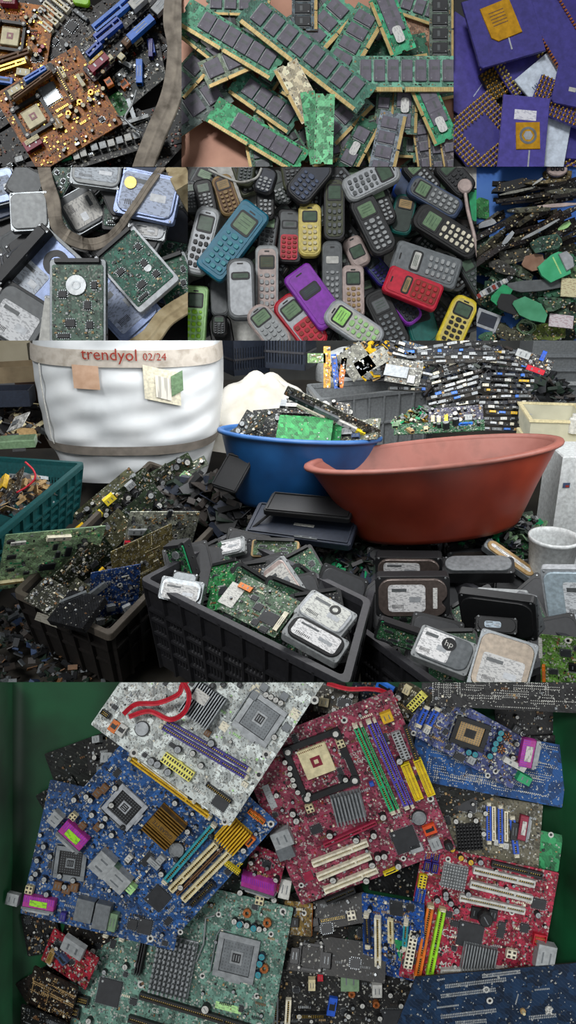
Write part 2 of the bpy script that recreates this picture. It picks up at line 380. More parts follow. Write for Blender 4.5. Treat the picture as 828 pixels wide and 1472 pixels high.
def solder(T,fr,rnd,rows,col='wh'):
    b=MB()
    for i in range(rows):
        x=rnd.uniform(.05,.75)*fr.lu;y=rnd.uniform(.05,.95)*fr.lv;n=rnd.randint(5,26);st=2.8
        two=rnd.random()<.5; ver=rnd.random()<.25
        for j in range(n):
            for q in((0,3.4) if two else (0,)):
                px,py=(x+q,y+j*st) if ver else (x+j*st,y+q)
                if 1<px<fr.lu-1 and 1<py<fr.lv-1: b.cbox(px,py,1.3,1.3,fr.top,fr.top+.9,col,.7,.2)
    for i in range(rows*5):
        x=rnd.uniform(2,fr.lu-2);y=rnd.uniform(2,fr.lv-2); b.cbox(x,y,1.1,1.1,fr.top,fr.top+.6,col)
    part(T,'solder_points',b.mesh(rec=False),kind='stuff')
def board(name,label,o,pu,pv,z,hx,spec='',n=120,panel=8,cat='circuit board',group=None,busy=1,thick=2.2,caps=0,chips=0,rows=0,edge=None,flip=1,short=None,solcol='wh',smdc=None,seed=None,cr=2.6,poly=None):
    fr=Fr(o,pu,pv,z,flip); fr.top=thick
    T=thing(name,label,cat,fr.m,panel,group); rnd=random.Random(seed if seed is not None else int(o[0]*7+o[1]*13+z))
    b=MB(); lu,lv=fr.lu,fr.lv
    pm=pcb(hx,1.0,busy)
    b.prism([fr.loc(*q) for q in poly] if poly else [(x+lu/2,y+lv/2) for x,y in rrect(lu,lv,2,2)],0,thick,edge or pm,0,None,pm)
    part(T,'circuit_board' if name!='circuit_board' else 'board_panel',b.mesh())
    comps(T,fr,spec)
    big=[tuple(float(v) for v in ln.split()[1:3]) for ln in spec.replace('\n',';').split(';') if ln.split() and ln.split()[0] in('sk','bk','hs','hp','ch','bt','pt','bx')]
    bl=[fr.loc(*q) for q in big]
    def free(r):
        for _ in range(12):
            x=rnd.uniform(5,lu-5);y=rnd.uniform(5,lv-5)
            if all(math.hypot(x-a,y-c)>r for a,c in bl): return x,y
        return x,y
    for i in range(caps):
        x,y=free(26); r=round(rnd.choice((cr,cr*.8,cr*1.15))*fr.k,1); c=rnd.choice(('wh','lg','sv'))
        part(T,'capacitor',cached(('cp',r,c),lambda b:c_cap(b,r,c)),(x,y,thick),rnd.random()*6)
    for i in range(chips):
        x,y=free(22); w=rnd.choice((6,8,12))*fr.k; h=rnd.choice((6,8))*fr.k
        part(T,'chip',cached(('ch',w,h,'dp'),lambda b:c_chip(b,w,h)),(x,y,thick),rnd.choice((0,PI/2)))
    if n: smd(T,fr,n,rnd,smdc or ('br','dk','dk','lg','cw','tn','sl'))
    if rows: solder(T,fr,rnd,rows,solcol)
    return T,fr
WS=.45; SUN=1.9
def autolab(panel,px,py,desc,prep='lying'):
    A=sorted(ANCH.get(panel,[]),key=lambda a:math.hypot(a[0]-px,a[1]-py))
    def rel(a):
        dx,dy=px-a[0],py-a[1]; h='right' if dx>0 else 'left'; v='below' if dy>0 else 'above'
        if abs(dx)>2.2*abs(dy): return 'right of' if dx>0 else 'left of'
        if abs(dy)>2.2*abs(dx): return v
        return v+' and '+h+' of'
    def fit(s): return len(s.split())<=16
    for q in ('','just ','further ','close '):
        for a in A[:5]:
            s=f"{desc} {prep} {q}{rel(a)} the {a[2]}"
            if s not in LBL and fit(s): LBL[s]=1; return s
    for a in A[:6]:
        for c in A[:8]:
            if a is c: continue
            s=f"{desc} between the {a[2]} and the {c[2]}"
            if s not in LBL and fit(s): LBL[s]=1; return s
    for w in ('dusty','scuffed','half hidden','tilted','grimy','worn'):
        for a in A[:6]:
            s=f"{w} {desc} {rel(a)} the {a[2]}"
            if s not in LBL and fit(s): LBL[s]=1; return s
    s=f"{desc} {prep} near the {A[0][2]}"; LBL[s]=1; return s
def anch(panel,x,y,s): ANCH.setdefault(panel,[]).append((x,y,s))
# ================================================================= bottom picture: green bin of motherboards
grn=mottled('green_plastic',['04240f','083a1e','0d4c2a'],9,.45,detail=4,bump=.1)
b=MB()
def bin_pt(x,y,z): p=W(x,y,z); return (p.x,p.y,z)
prof=[(-70,60),(-10,52),(18,-16),(45,-22),(420,-22),(790,-22),(812,10),(900,58)]
vs=[];fs=[]
for (x,z) in prof:
    for y in (980.5,1150,1330,1560): vs.append(bin_pt(x,y,z) if z>0 or 0<x<828 else bin_pt(x,y,z))
for i in range(len(prof)-1):
    for j in range(3): fs.append((i*4+j,i*4+j+1,i*4+j+5,i*4+j+4))
b.add(vs,fs,grn)
bo=thing('plastic_bin','large green plastic bin holding the pile of scrap motherboards','bin',Matrix.Identity(4),0)
me=b.mesh(smooth=True); part(bo,'bin_shell',me)
b=MB(); b.add([bin_pt(-70,980.5,60),bin_pt(-70,980.5,-30),bin_pt(900,980.5,-30),bin_pt(900,980.5,58),bin_pt(-70,981.2,60),bin_pt(-70,981.2,-30),bin_pt(900,981.2,-30),bin_pt(900,981.2,-22)],[(1,2,6,5)],'dk')
structure('trim_1',b.mesh())
PI8=[(300,1060,'large white motherboard'),(240,1180,'blue motherboard with gold heat sinks'),(520,1150,'red motherboard with green slot'),(690,1320,'red motherboard with three white slots'),(250,1400,'large green motherboard'),(90,1290,'torn blue motherboard with violet slot'),(690,1060,'violet blue motherboard strip'),(720,1020,'dark board underside'),(700,1140,'deep blue board underside'),(720,1430,'navy board underside'),(690,1190,'beige motherboard'),(560,1330,'small blue motherboard'),(480,1440,'black motherboard'),(380,1240,'pink port')]
for a in PI8: anch(8,*a)
def p8(name,label,*a,**k): LBL[label]=1; return board(name,label,*a,**k)
G8='scrap motherboards in the green bin'
rnd=random.Random(3)
# filler boards deep in the pile
FB=[(150,1100,150,90,20,'1b1f1c'),(430,1010,140,80,10,'2a1a1c'),(545,1010,90,60,-20,'15222e'),(640,1090,120,80,5,'121418'),(400,1130,130,90,40,'1d1b1b'),(380,1200,110,70,-30,'221a1e'),(660,1160,120,70,15,'191b16'),(600,1250,130,80,-10,'151718'),(470,1310,120,90,25,'1a1715'),(420,1340,90,70,60,'2e2a20'),(560,1370,120,80,0,'121a18'),(150,1350,120,80,-15,'181614'),(90,1420,110,80,30,'201812'),(60,1340,50,60,10,'141414'),(360,1290,90,80,10,'1b2820'),(640,1400,140,60,-5,'101214'),(480,1420,160,90,-8,'151516'),(730,1220,80,80,20,'1c201a'),(90,1150,60,50,30,'101613'),(740,1095,120,70,4,'0d0e10'),(790,1385,60,60,4,'141616'),(772,1045,120,70,3,'0a0a0b'),(215,1110,120,60,-30,'181c22')]  # blackest board, at the bin's upper right, is added to stand in for shade
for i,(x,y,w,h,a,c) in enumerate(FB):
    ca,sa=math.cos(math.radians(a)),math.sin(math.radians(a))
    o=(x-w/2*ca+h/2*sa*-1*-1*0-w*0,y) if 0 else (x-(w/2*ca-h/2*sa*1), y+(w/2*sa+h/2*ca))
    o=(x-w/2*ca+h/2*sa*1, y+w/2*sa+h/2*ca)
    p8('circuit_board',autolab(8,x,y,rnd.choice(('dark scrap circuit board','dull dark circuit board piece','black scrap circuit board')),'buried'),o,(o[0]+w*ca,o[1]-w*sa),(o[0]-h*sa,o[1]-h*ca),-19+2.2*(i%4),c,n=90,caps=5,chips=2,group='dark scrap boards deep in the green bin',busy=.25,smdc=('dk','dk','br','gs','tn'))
p8('motherboard','deep blue circuit board underside with rows of solder points under the violet strip',(588,1119),(803,1156),(603,1036),-2,'124a86',rows=70,n=20,busy=.15,group=G8,edge='nv')
p8('motherboard','beige brown motherboard with black pin heat sink and three blue slots',(612,1238),(766,1256),(626,1138),-6,'6e6a58','hp 674 1202 36 36 dk 8 12 a=12;dm 703 1159 701 1206 7 bl;dm 719 1162 717 1209 7 bl;dm 735 1176 738 1222 8 bl;pc 710 1160 708 1206 5 cw;pc 727 1166 725 1206 5 cw;pt 751 1187 34 16 mg wh a=-95;ch 670 1157 32 24 dp;cp 4 wh 656 1182 676 1173 684 1180 698 1170 694 1197;bx 712 1208 8 8 7 wh;bx 724 1212 8 8 7 wh;bx 737 1192 10 24 8 dk',n=150,group=G8)
p8('circuit_board','small green printed circuit board piece standing against the right bin wall',(752,1242),(800,1250),(761,1192),2,'2f8a55','ho 792 1200 4',n=8,busy=.2)
p8('motherboard','small blue motherboard with two white slots next to the lime slot board',(523,1394),(606,1396),(518,1270),-8,'1d4a92','pc 541 1300 544 1392 9 cw;pc 558 1300 560 1336 8 cr;dm 579 1302 578 1338 7 tl;ch 565 1284 18 22;ch 583 1279 11 11;cp 3.5 wh 553 1345 575 1345 530 1290 590 1320;dm 526 1300 529 1345 8 nv',n=170,group=G8,caps=8,chips=4)
p8('circuit_board','plain green card lying on the small blue motherboard',(552,1393),(584,1394),(549,1338),0,'2b9a5e',n=6,busy=.1,rows=2)
p8('motherboard','black motherboard with green and blue jacks at the bottom centre',(388,1500),(603,1500),(388,1392),-10,'242423','pc 397 1428 396 1475 7 lg;pc 415 1432 412 1480 8 cw;bx 502 1400 26 34 12 lc;sa 477 1443 12 26 bl a=-10;bx 541 1418 14 18 10 wh;cn 496 1385 18 14 ye 3 2;ck 5 cu 505 1425 540 1440;cp 4 wh 430 1455 450 1410 520 1440 560 1425 500 1455 575 1440 545 1458 590 1410;bx 448 1410 10 16 9 cr;bx 460 1400 8 10 8 rd;ch 565 1462 34 26;id 445 1455 44 7 dk',n=230,caps=12,chips=4,group=G8,busy=.6,smdc=('dk','dk','gy','lg','tn','kb'))
p8('motherboard','black board with a large socket bracket below the blue card',(398,1392),(550,1398),(404,1352),-5,'1a1916','bk 447 1378 34 a=0;bx 425 1378 12 20 9 dk;bx 470 1380 12 20 9 dk;ch 510 1380 14 12',n=70,caps=4,group=G8,busy=.3,smdc=('dk','gy','kb'))
p8('circuit_board','black circuit board with four pin plug between both red motherboards',(418,1345),(530,1315),(412,1312),-4,'1c1b1a','cn 506 1311 12 12 cw 2 2;cn 455 1325 10 10 dk 2 2;ch 470 1330 16 12;id 480 1318 40 6 dk',n=60,caps=5,busy=.3,smdc=('dk','gy','kb'))
p8('circuit_board','yellow edged circuit board corner beside the green motherboard',(408,1342),(448,1338),(410,1302),0,'7c6224','bx 424 1325 16 12 6 dk;ho 438 1312 4;ch 422 1312 10 8',n=26,edge='or')
p8('motherboard','pink red board corner with violet parallel port above the green motherboard',(352,1262),(400,1276),(364,1205),0,'8a2740','pt 375 1264 50 26 pk a=188;ch 385 1232 12 12;cp 4 wh 400 1250 365 1230',n=60,caps=4)
p8('motherboard','small red board with blue plugs poking out under the blue motherboard',(60,1378),(128,1412),(83,1325),-8,'9a2433','sa 97 1367 16 12 cb a=-25;sa 88 1360 10 8 cb a=-25;bx 116 1344 34 22 9 lg;ho 74 1381 5;id 80 1365 8 22 tn;cp 3.5 wh 100 1345 90 1350',n=80,caps=4,chips=2,group=G8)
p8('circuit_board','brown board underside with tangled solder at the lower left',(38,1440),(105,1462),(55,1378),-10,'1f1610',rows=16,n=50,busy=.35,solcol='tn')
p8('circuit_board','black perforated board lowest at the left edge of pile',(30,1490),(100,1505),(38,1430),-16,'0f0f0f',rows=18,n=20,busy=.3,solcol='gs')
p8('circuit_board','brown motherboard corner with blue connector and white plug at the top',(560,1020),(600,1040),(575,970),-2,'4a4638','cn 597 999 12 32 ly 2 7 a=-18;sa 555 985 26 14 bb;cp 5 wh 575 995 570 1012;bx 584 984 10 12 8 cr',n=40,caps=5,chips=2)
p8('circuit_board','small brown board with silver clamps peeking above the red motherboard',(450,1022),(510,1030),(456,985),-4,'3e3a2c','bx 466 1010 14 12 7 cr;ch 495 1010 18 12;cp 4 wh 480 1020 505 1000',n=40,caps=4)
# red cables
b=MB(); pr=W(0,0,0)
def wp(pts,z): return [tuple(W(x,y,zz if zz is not None else z)) for x,y,zz in [(p+(None,))[:3] for p in pts]]
b.band(spline(wp([(470,982),(500,990),(530,990),(552,994),(570,1008)],22),6),6,2,'rd')
thing('data_cable','flat red data cable lying across the top of the red motherboard','cable',Matrix.Identity(4),8,me=b.mesh())
p8('circuit_board','black board edge with chrome ports beside the large white motherboard left corner',(128,1112),(186,1098),(122,1072),-2,'141414','bx 141 1066 12 10 10 lg;bx 160 1088 18 14 12 lg a=-10;bx 150 1104 14 8 6 gs;bx 176 1082 10 14 8 gs;cp 4 wh 140 1090 170 1104',n=40,busy=.3,smdc=('dk','gs','lg'))
# green motherboard
T,fr=p8('motherboard','large green motherboard with silver heat sink and silver processor socket',(84,1486),(377,1536),(129,1254),4,'62887a','''
sk 341 1372 60 58 sv gs;hp 251 1387 58 76 sv 9 18 ;ch 157 1427 34 34;pc 203 1427 375 1462 9 dk;pc 188 1457 330 1486 9 dk;cp 6 wh 299 1437
cp 4.5 wh 338 1324 348 1326 356 1328 367 1330 374 1332 346 1286 395 1293 181 1391 198 1387 137 1385 133 1373 131 1463;cp 5 tl 378 1367 375 1376 373 1390 346 1327 366 1331
ck 6 cu 356 1313 385 1324 381 1383;ho 407 1310 5;ho 133 1396 5;ho 203 1415 5;ho 374 1459 6;ho 390 1340 4;ho 370 1420 4;ho 292 1399 4;ho 314 1318 4
pt 373 1268 50 24 pk a=183;bx 411 1277 16 26 14 wh;cn 374 1295 12 12 cr 2 2;dm 155 1332 151 1350 8 cw;dm 181 1336 175 1354 8 cw;hs 205 1370 10 60 dk 3 14
id 106 1453 20 14 dk;id 120 1438 18 10 dk;st 330 1437 38 9 lt;ch 193 1437 10 8;ch 180 1403 6 6;cp 3.5 lg 190 1345 210 1348 150 1400;tx 225 1447 9 wh CE;tx 350 1471 8 wh GC_S''',n=420,caps=26,chips=6,group=G8)
b=MB(); b.tube([(0,0,0),(6,26,2),(2,60,2),(14,66,2)],1.2,'sv')
part(T,'retention_wire',b.mesh(),(*fr.loc(283,1380),6))
# blue lower (torn) board
p8('motherboard','torn blue motherboard with violet port and lime sticker at the left',(30,1312),(254,1353),(66,1128),14,'244c80','''
sk 102 1241 46 44 sl dk a=5;pt 60 1297 46 22 pk lm a=183;bx 21 1291 18 16 10 lg;bx 128 1300 26 30 16 gs;bx 153 1307 22 34 16 gs;bx 95 1312 8 12 8 pv;bx 168 1315 12 24 12 lc
cp 4.2 lg 53 1256 47 1262 66 1263 73 1232 54 1238 63 1219 70 1283 108 1263 88 1258 96 1272;cn 44 1278 11 11 cr 2 2;bx 85 1272 12 12 6 br;bx 98 1276 12 12 6 br;bx 109 1273 12 12 6 br;ch 75 1245 12 10
ch 212 1322 20 20;ch 194 1320 14 14;ho 220 1338 5''',n=330,caps=22,chips=5,group=G8)
# red centre board
T,fr=p8('motherboard','red motherboard with green and violet memory slots and cream socket',(434,1300),(652,1212),(341,1072),14,'8c3c50','''
bk 461 1092 84;s4 454 1086 43;hs 499 1151 44 42 sv 9 15 a=-8;dm 509 1036 561 1156 8 gn cw;dm 517 1034 569 1153 4 gn cw;dm 528 1030 580 1148 8 pu cw;dm 536 1028 588 1146 5 pu cw
cn 572 1062 13 42 lg 2 10;pc 578 1034 594 1082 7 dk;bx 552 1021 16 15 9 yo;id 588 1113 13 55 ye;id 605 1107 12 55 ye;bt 599 1167 10;sa 614 1183 18 14 ro;ch 580 1200 34 34 dp
pc 465 1208 539 1173 7 mg;pc 449 1236 527 1203 9 cw;pc 456 1256 532 1222 9 cw;pc 466 1275 541 1242 9 cw;pc 468 1291 509 1272 8 dk;sa 560 1245 22 5 ye a=3
bx 406 1196 28 24 14 lg;bx 411 1216 24 18 14 gs;st 500 1090 7 20 wh;ch 454 1186 16 12;ch 443 1256 14 14 mg;ch 596 1212 18 12 lg;st 388 1140 10 36 lg
cp 5 wh 421 1161 426 1171 473 1192 510 1198 535 1191 541 1223 550 1221 478 1257 525 1257 533 1234 570 1083 570 1235 548 1164
cp 4.2 wh 410 1087 417 1095 417 1104 421 1112 423 1120 428 1130 398 1135 443 1133 495 1111
cn 445 1154 11 11 cr 2 2;cn 488 1060 11 11 cr 2 2;ho 493 1028 5;ho 615 1140 5;ho 578 1228 4;ho 433 1270 4;ho 415 1229 4;cp 6 dk 640 1204;bx 622 1204 16 18 5 lg
tx 532 1098 13 wh CE;tx 517 1085 9 wh GA;tx 508 1076 7 wh BIO_M;bx 532 1118 6 6 6 bl''',n=520,caps=24,chips=9,group=G8,smdc=('br','dk','dk','lg','cw','mg','rc'))
# dark underside + violet strip, right
p8('motherboard','violet blue motherboard strip with black socket and magenta port',(582,1050),(734,1132),(617,985),22,'4c5688','''
sk 674 1052 50 40 dk tn a=10;pt 757 1078 40 26 pk wh a=-72;dm 601 1038 611 1016 9 bl;dm 615 1040 626 1018 9 bl;bx 612 1047 9 9 8 wh;cp 4.8 tl 716 1049 714 1057 709 1064 707 1072 671 1077 680 1080 701 1082
ck 6 dk 726 1055 717 1073;bx 676 1090 11 11 5 lg;bx 739 1044 12 10 8 dk;bx 736 1094 34 8 9 wh;bx 749 1114 20 12 12 gn;ch 659 1086 16 10;ch 644 1072 8 8;cp 4 dk 738 1065 748 1050 735 1085;cp 4 wh 747 1050 739 1065 734 1085
ho 594 1053 4;ho 700 1113 4;ho 711 1107 4;tx 622 1035 12 wh ZOC;tx 631 1032 9 wh XX''',n=260,caps=12,chips=4,group=G8)
p8('motherboard','dark grey board underside with white dotted solder rows at the top right',(606,1014),(840,1022),(609,955),30,'2b2b2c',rows=46,n=30,busy=.25,group=G8)
# right red board
T,fr=p8('motherboard','red motherboard with three white expansion slots and orange and lime memory slots',(573,1402),(766,1440),(610,1216),26,'a42a42','''
id 616 1229 9 14 pv;id 627 1231 9 14 pv;id 614 1245 9 14 pv;id 625 1247 9 14 pv;hp 653 1260 35 34 lg 9 9;pc 680 1249 767 1268 10 wh;pc 675 1269 763 1289 10 wh;pc 660 1288 752 1306 9 wh;pc 706 1240 778 1256 8 dk
cn 607 1267 11 20 ye 2 5;id 600 1305 13 60 bl;cn 590 1361 12 54 cw 2 10;dm 618 1303 599 1398 10 or cr;dm 635 1307 616 1396 10 lm cr;cp 10 dk 694 1313;bx 683 1310 14 16 6 dk;bx 707 1312 12 16 6 dk
ch 675 1342 36 34 dp;hs 686 1374 48 40 sv 12 11 ;bx 778 1365 26 34 16 lg;id 772 1345 18 16 rd;cn 732 1365 14 12 cw 2 2;ch 719 1334 10 22;ch 773 1297 20 14;ch 752 1331 12 12
pc 632 1392 722 1388 8 wh;ho 621 1256 4;ho 630 1364 4;ho 645 1237 4;ho 735 1310 4;cp 4.4 lg 628 1292 640 1288 647 1296 655 1306 672 1283 690 1238 640 1283 770 1310;cp 4.4 yo 650 1220 662 1232 676 1238
tx 643 1341 15 wh CE;tx 632 1337 8 wh P4;tx 641 1386 13 wh MSI;tx 722 1285 7 wh P4TS;tx 640 1362 7 wh QC''',n=460,caps=22,chips=8,group=G8,smdc=('br','dk','dk','lg','cw','mg','rc'))
# blue upper board
T,fr=p8('motherboard','blue motherboard with gold heat sinks and teal and cream slots',(251,1348),(400,1176),(70,1190),34,'28548e','''
sk 180 1160 48 50 bw dk;hs 239 1184 46 46 gb 11 16;hs 337 1194 38 40 yo 9 12 a=90;dm 190 1090 302 1168 7 yo cr;dm 205 1092 280 1146 5 cw;dm 308 1182 240 1262 9 tl
pc 313 1207 247 1276 10 cr;pc 332 1219 265 1289 10 cr;pc 322 1212 256 1282 4 br;pc 309 1262 276 1296 8 dk;id 364 1162 6 13 or;id 370 1166 6 13 or;id 376 1170 6 13 or;sa 361 1202 16 8 or
bt 255 1219 11;ch 228 1290 30 28;bx 233 1232 12 10 8 lg;ch 212 1234 22 10;bx 223 1238 8 20 8 lg;bx 80 1178 20 17 12 lg;pt 104 1204 42 30 pk lm a=90;bx 150 1239 32 28 16 lg;bx 172 1260 26 34 16 lg lc;bx 188 1272 12 18 12 lt;cn 336 1240 6 24 ye 2 8 a=5
cp 4.4 wh 125 1145 131 1150 162 1156 167 1131 148 1186 162 1199 107 1150 133 1171 153 1175 254 1150 272 1190 262 1270 352 1214 234 1252;cn 105 1175 10 10 cr 2 2;bx 140 1141 13 11 5 br;bx 150 1134 13 11 5 br;bx 118 1189 10 10 5 br;bx 140 1190 12 10 5 br
ho 390 1178 5;ho 260 1338 4;cp 4 dk 178 1188 276 1141 255 1231 305 1196;ch 185 1238 10 6;bx 186 1233 11 8 6 wh;tx 285 1160 9 wh GIGABYTE a=90;tx 345 1238 8 ye OL;st 275 1257 6 4 wh''',n=560,caps=20,chips=8,group=G8,smdc=('br','dk','dk','lg','cw','nv','bw'))
lx,ly=fr.loc(239,1184); 
b=MB(); b.box(-22,22,-6,6,16,17.2,'gb',.3); p=part(T,'name_plate',b.mesh(),(lx,ly,fr.top),math.radians(90)); part(p,'lettering',text('GIGABYTE',7.5,'kb',.2),(0,0,17.4))
# white board on top
T,fr=p8('motherboard','large white motherboard with silver socket and two violet memory slots on top',(131,1041),(333,1174),(268,841),52,'d2dad6','''
sk 374 1031 58 58 sv gs;hs 294 1012 50 50 sl 13 22;st 292 1001 22 16 wh 23;dm 236 1043 355 1108 7 pv;dm 242 1036 358 1098 7 pv;cn 259 1096 50 15 ly 12 2;bt 206 1046 10;sa 166 1043 12 17 or a=0;sa 177 1048 12 17 wh a=0;ch 321 1141 22 22
cp 5.5 sv 306 1064 231 1093 246 1103 259 1073 222 1089;cp 4.5 wh 383 998 390 1001 397 1005 404 1009 280 1078 292 1094 395 1055;bx 366 999 11 11 7 gs;bx 380 988 11 11 7 gs;bx 409 1000 11 11 7 gs;bx 412 1042 11 11 7 gs
st 323 1042 12 12 cw;st 424 1024 14 14 cw;st 368 991 14 14 cw;ho 195 1079 6;ho 383 1079 6;ho 373 1106 6;ho 326 1168 5;ho 452 1005 6;ho 368 990 5;ho 323 1041 5;ho 424 1024 5;ho 160 1014 5
bx 300 1051 9 9 5 br;ch 250 1068 10 6;id 153 1026 14 8 dk;id 318 1130 44 5 dk;bx 354 1118 9 7 8 cw;cp 4 dk 322 985 345 985 306 986''',n=420,caps=16,chips=5,group=G8,busy=1,edge='wh',smdc=('lg','lg','dk','gs','cw','wh','lt'))
b=MB(); b.band(spline(wp([(178,1026,62),(196,1012,74),(228,1010,80),(256,998,84),(262,985,84),(270,978,84)],70),6),6.5,2.2,'rd'); b.band(spline(wp([(186,1030,66),(215,1022,70),(245,1034,74),(266,1022,86),(272,998,90),(262,978,92)],70),6),6.5,2.2,'rd')
thing('data_cable','red looped data cable lying over the large white motherboard','cable',Matrix.Identity(4),8,me=b.mesh())
# navy underside in front
T,fr=p8('motherboard','navy blue board underside with long white solder rows at the bottom right',(560,1497),(864,1470),(552,1407),46,'122c48',n=0,poly=[(560,1497),(864,1470),(852,1379),(597,1402)],busy=.12,group=G8,edge='kb')
b=MB(); r2=random.Random(5)
def row(x1,y1,x2,y2,n,two=1,hh=3.2):
    a=Vector(fr.loc(x1,y1));e=Vector(fr.loc(x2,y2)); d=(e-a)/n; q=Vector((-d.y,d.x)).normalized()*hh
    for i in range(n):
        for j in range(two):
            p=a+d*i+q*j
            if 2<p.x<fr.lu-2 and 2<p.y<fr.lv-2: b.cbox(p.x,p.y,1.5,2.1,fr.top,fr.top+.7,'lg')
row(640,1417,728,1406,34,2);row(634,1431,713,1421,32,2);row(628,1446,660,1442,14,1);row(634,1461,714,1451,32,2);row(693,1402,748,1395,24,2);row(800,1385,826,1382,10,2);row(628,1406,640,1404,5,1);row(740,1440,744,1425,7,1);row(768,1420,790,1418,9,1);row(760,1462,800,1458,15,2);row(655,1470,700,1466,18,2)
for i in range(90):
    x=r2.uniform(600,828);y=r2.uniform(1385,1470); lx,ly=fr.loc(x,y)
    if 3<lx<fr.lu-3 and 3<ly<fr.lv-3: b.cbox(lx,ly,r2.uniform(.8,2.4),1,fr.top,fr.top+.5,'lg',r2.choice((0,PI/2)))
part(T,'solder_points',b.mesh(),kind='stuff')
for x,y in((698,1420),(703,1436)): put(T,fr,x,y,'mounting_hole',('ho',4.5),lambda b:c_hole(b,4.5))
put(T,fr,750,1450,'push_pin',('pp1',),lambda b:(b.cyl(0,0,4,0,3,'tn',8),b.cyl(0,0,2,3,8,'cr',8)));put(T,fr,787,1448,'push_pin',('pp2',),lambda b:(b.cyl(0,0,5,0,2,'wh',8),b.cbox(0,0,12,2,2,5,'wh',.6),b.cbox(0,0,2,12,2,5,'wh',.6)))
# ================================================================= piles: each piece rests on what is below it
class Pile:
    def __init__(s,x0,x1,y0,y1,z0,q=4):
        s.x0,s.y0,s.q=x0-80,y0-80,q; s.nx=int((x1-x0+160)/q)+1; s.ny=int((y1-y0+160)/q)+1
        s.h=[[z0]*s.nx for _ in range(s.ny)]
    def cells(s,cx,cy,w,h,a):
        c,q=math.cos(math.radians(a)),math.sin(math.radians(a)); r=int((abs(w)+abs(h))/2/s.q)+2
        ix,iy=int((cx-s.x0)/s.q),int((cy-s.y0)/s.q)
        for j in range(max(0,iy-r),min(s.ny,iy+r+1)):
            for i in range(max(0,ix-r),min(s.nx,ix+r+1)):
                dx=s.x0+i*s.q-cx;dy=-(s.y0+j*s.q-cy)
                if abs(dx*c+dy*q)<w/2 and abs(-dx*q+dy*c)<h/2: yield i,j
    def put(s,cx,cy,w,h,a,th):
        C=list(s.cells(cx,cy,w*.94,h*.94,a)); z=max((s.h[j][i] for i,j in C),default=0)+.3
        for i,j in C: s.h[j][i]=z+th
        return z
def tray(pn,x0,x1,y0,y1,z,m,back=34):
    b=MB(); top=[];bot=[]
    for x,y in((x0,y0),(x1,y0),(x1,y1),(x0,y1)):
        p=W(x,y,z);q=W(x,y,z-back); top.append((p.x,p.y,z)); bot.append((q.x,q.y,z-back))
    b.add(top+bot,[(3,2,1,0),(4,5,6,7),(0,1,5,4),(1,2,6,5),(2,3,7,6),(3,0,4,7)],m)
    structure('floor',b.mesh())
# ---------------------------------------------------------------- memory sticks
def lighter(h,k=1.4): c=[int(h[i:i+2],16)*k for i in(0,2,4)]; g=sum(c)/3; return ''.join('%02x'%min(255,int(x*.72+g*.28)) for x in c)
def ram(P,pn,cx,cy,L,w,a,col='3f7d62',n=6,lab=None,stk=0,short=None,chipc='rg',lines=1,gold=1,bright=0,tx=0,ty=0,name=None):
    th=4.5; z=P.put(cx,cy,L,w,a,th); k=1
    T=thing('memory_stick',lab or autolab(pn,cx,cy,name or 'green memory stick'),'memory stick',rectfr(cx,cy,0,0,a,z+abs(tx)*w*.008+abs(ty)*L*.006,tx,ty),pn,'loose memory sticks in the pile' )
    if short: anch(pn,cx,cy,short)
    def pc(b):
        pts=[(-L/2,-w/2),(-L*.04,-w/2),(-L*.04,-w/2+3),(-L*.02,-w/2+3),(-L*.02,-w/2),(L/2,-w/2),(L/2,-w*.08),(L/2-3,-w*.02),(L/2-3,w*.06),(L/2,w*.12),(L/2,w/2),(-L/2,w/2),(-L/2,w*.12),(-L/2+3,w*.06),(-L/2+3,-w*.02),(-L/2,-w*.08)]
        b.prism(pts,0,1.4,'bz',0,None,pcb(lighter(col),.7,.25))
        for q in(-1,1): b.cyl(q*(L/2-4),w*.34,1.6,1.4,1.6,'tn',8)
    part(T,'circuit_board',cached(('rp',L,w,col),pc))
    if gold:
        part(T,'contact_strip',cached(('rg',L,w),lambda b:(b.box(-L*.47,-L*.045,-w/2+.3,-w/2+w*.13,1.4,1.8,'gp'),b.box(-L*.015,L*.47,-w/2+.3,-w/2+w*.13,1.4,1.8,'gp'),[b.box(-L*.47+i*L*.94/40,-L*.47+i*L*.94/40+.5,-w/2+.4,-w/2+w*.12,1.8,1.9,'bz') for i in range(40) if i!=18])))
    if n:
        cw=min(L*.84/n*.86,w*.62); off=0
        me=cached(('rc',round(cw,1),w,chipc),lambda b:(b.box(-cw*.46,cw*.46,-w*.3,w*.3,1.5,3.6,chipc,.5),b.box(-cw*.54,-cw*.48,-w*.28,w*.28,1.4,2.2,'lg'),b.cbox(0,w*.06,cw*.5,w*.1,3.6,3.65,'gy'),b.cyl(-cw*.3,-w*.22,.8,3.6,3.65,'lg',6)))
        x0,x1=-L*.44,L*.44
        if bright: x0=-L*.44+L*bright if bright>0 else x0; x1=x1 if bright>0 else L*.44+L*bright
        for i in range(n): part(T,'memory_chip',me,(x0+(x1-x0)*(i+.5)/n,w*.08,0))
    b=MB(); r=random.Random(int(cx*3+cy))
    for i in range(int(L/4)):
        x=r.uniform(-L*.45,L*.45); b.cbox(x,r.choice((w*.44,-w*.3)),2,1.1,1.4,2.1,r.choice(('lg','tn','dk')))
    part(T,'surface_components',b.mesh(rec=False),kind='stuff')
    if stk: part(T,'sticker',cached(('rs',L>0,w),lambda b:b.prism(rrect(w*.62,w*.34,w*.12),3.7,4,printed('dcdcd8','9a9aa0',1))),(L*stk,w*.05,0),0 if abs(stk)<.5 else PI/2)
    return T
tray(2,261,652,-20,240,-14,mottled('copper_plate',['8a5a44','b08068','c09078'],12,.45,.2))
P=Pile(261,652,0,240,-14)
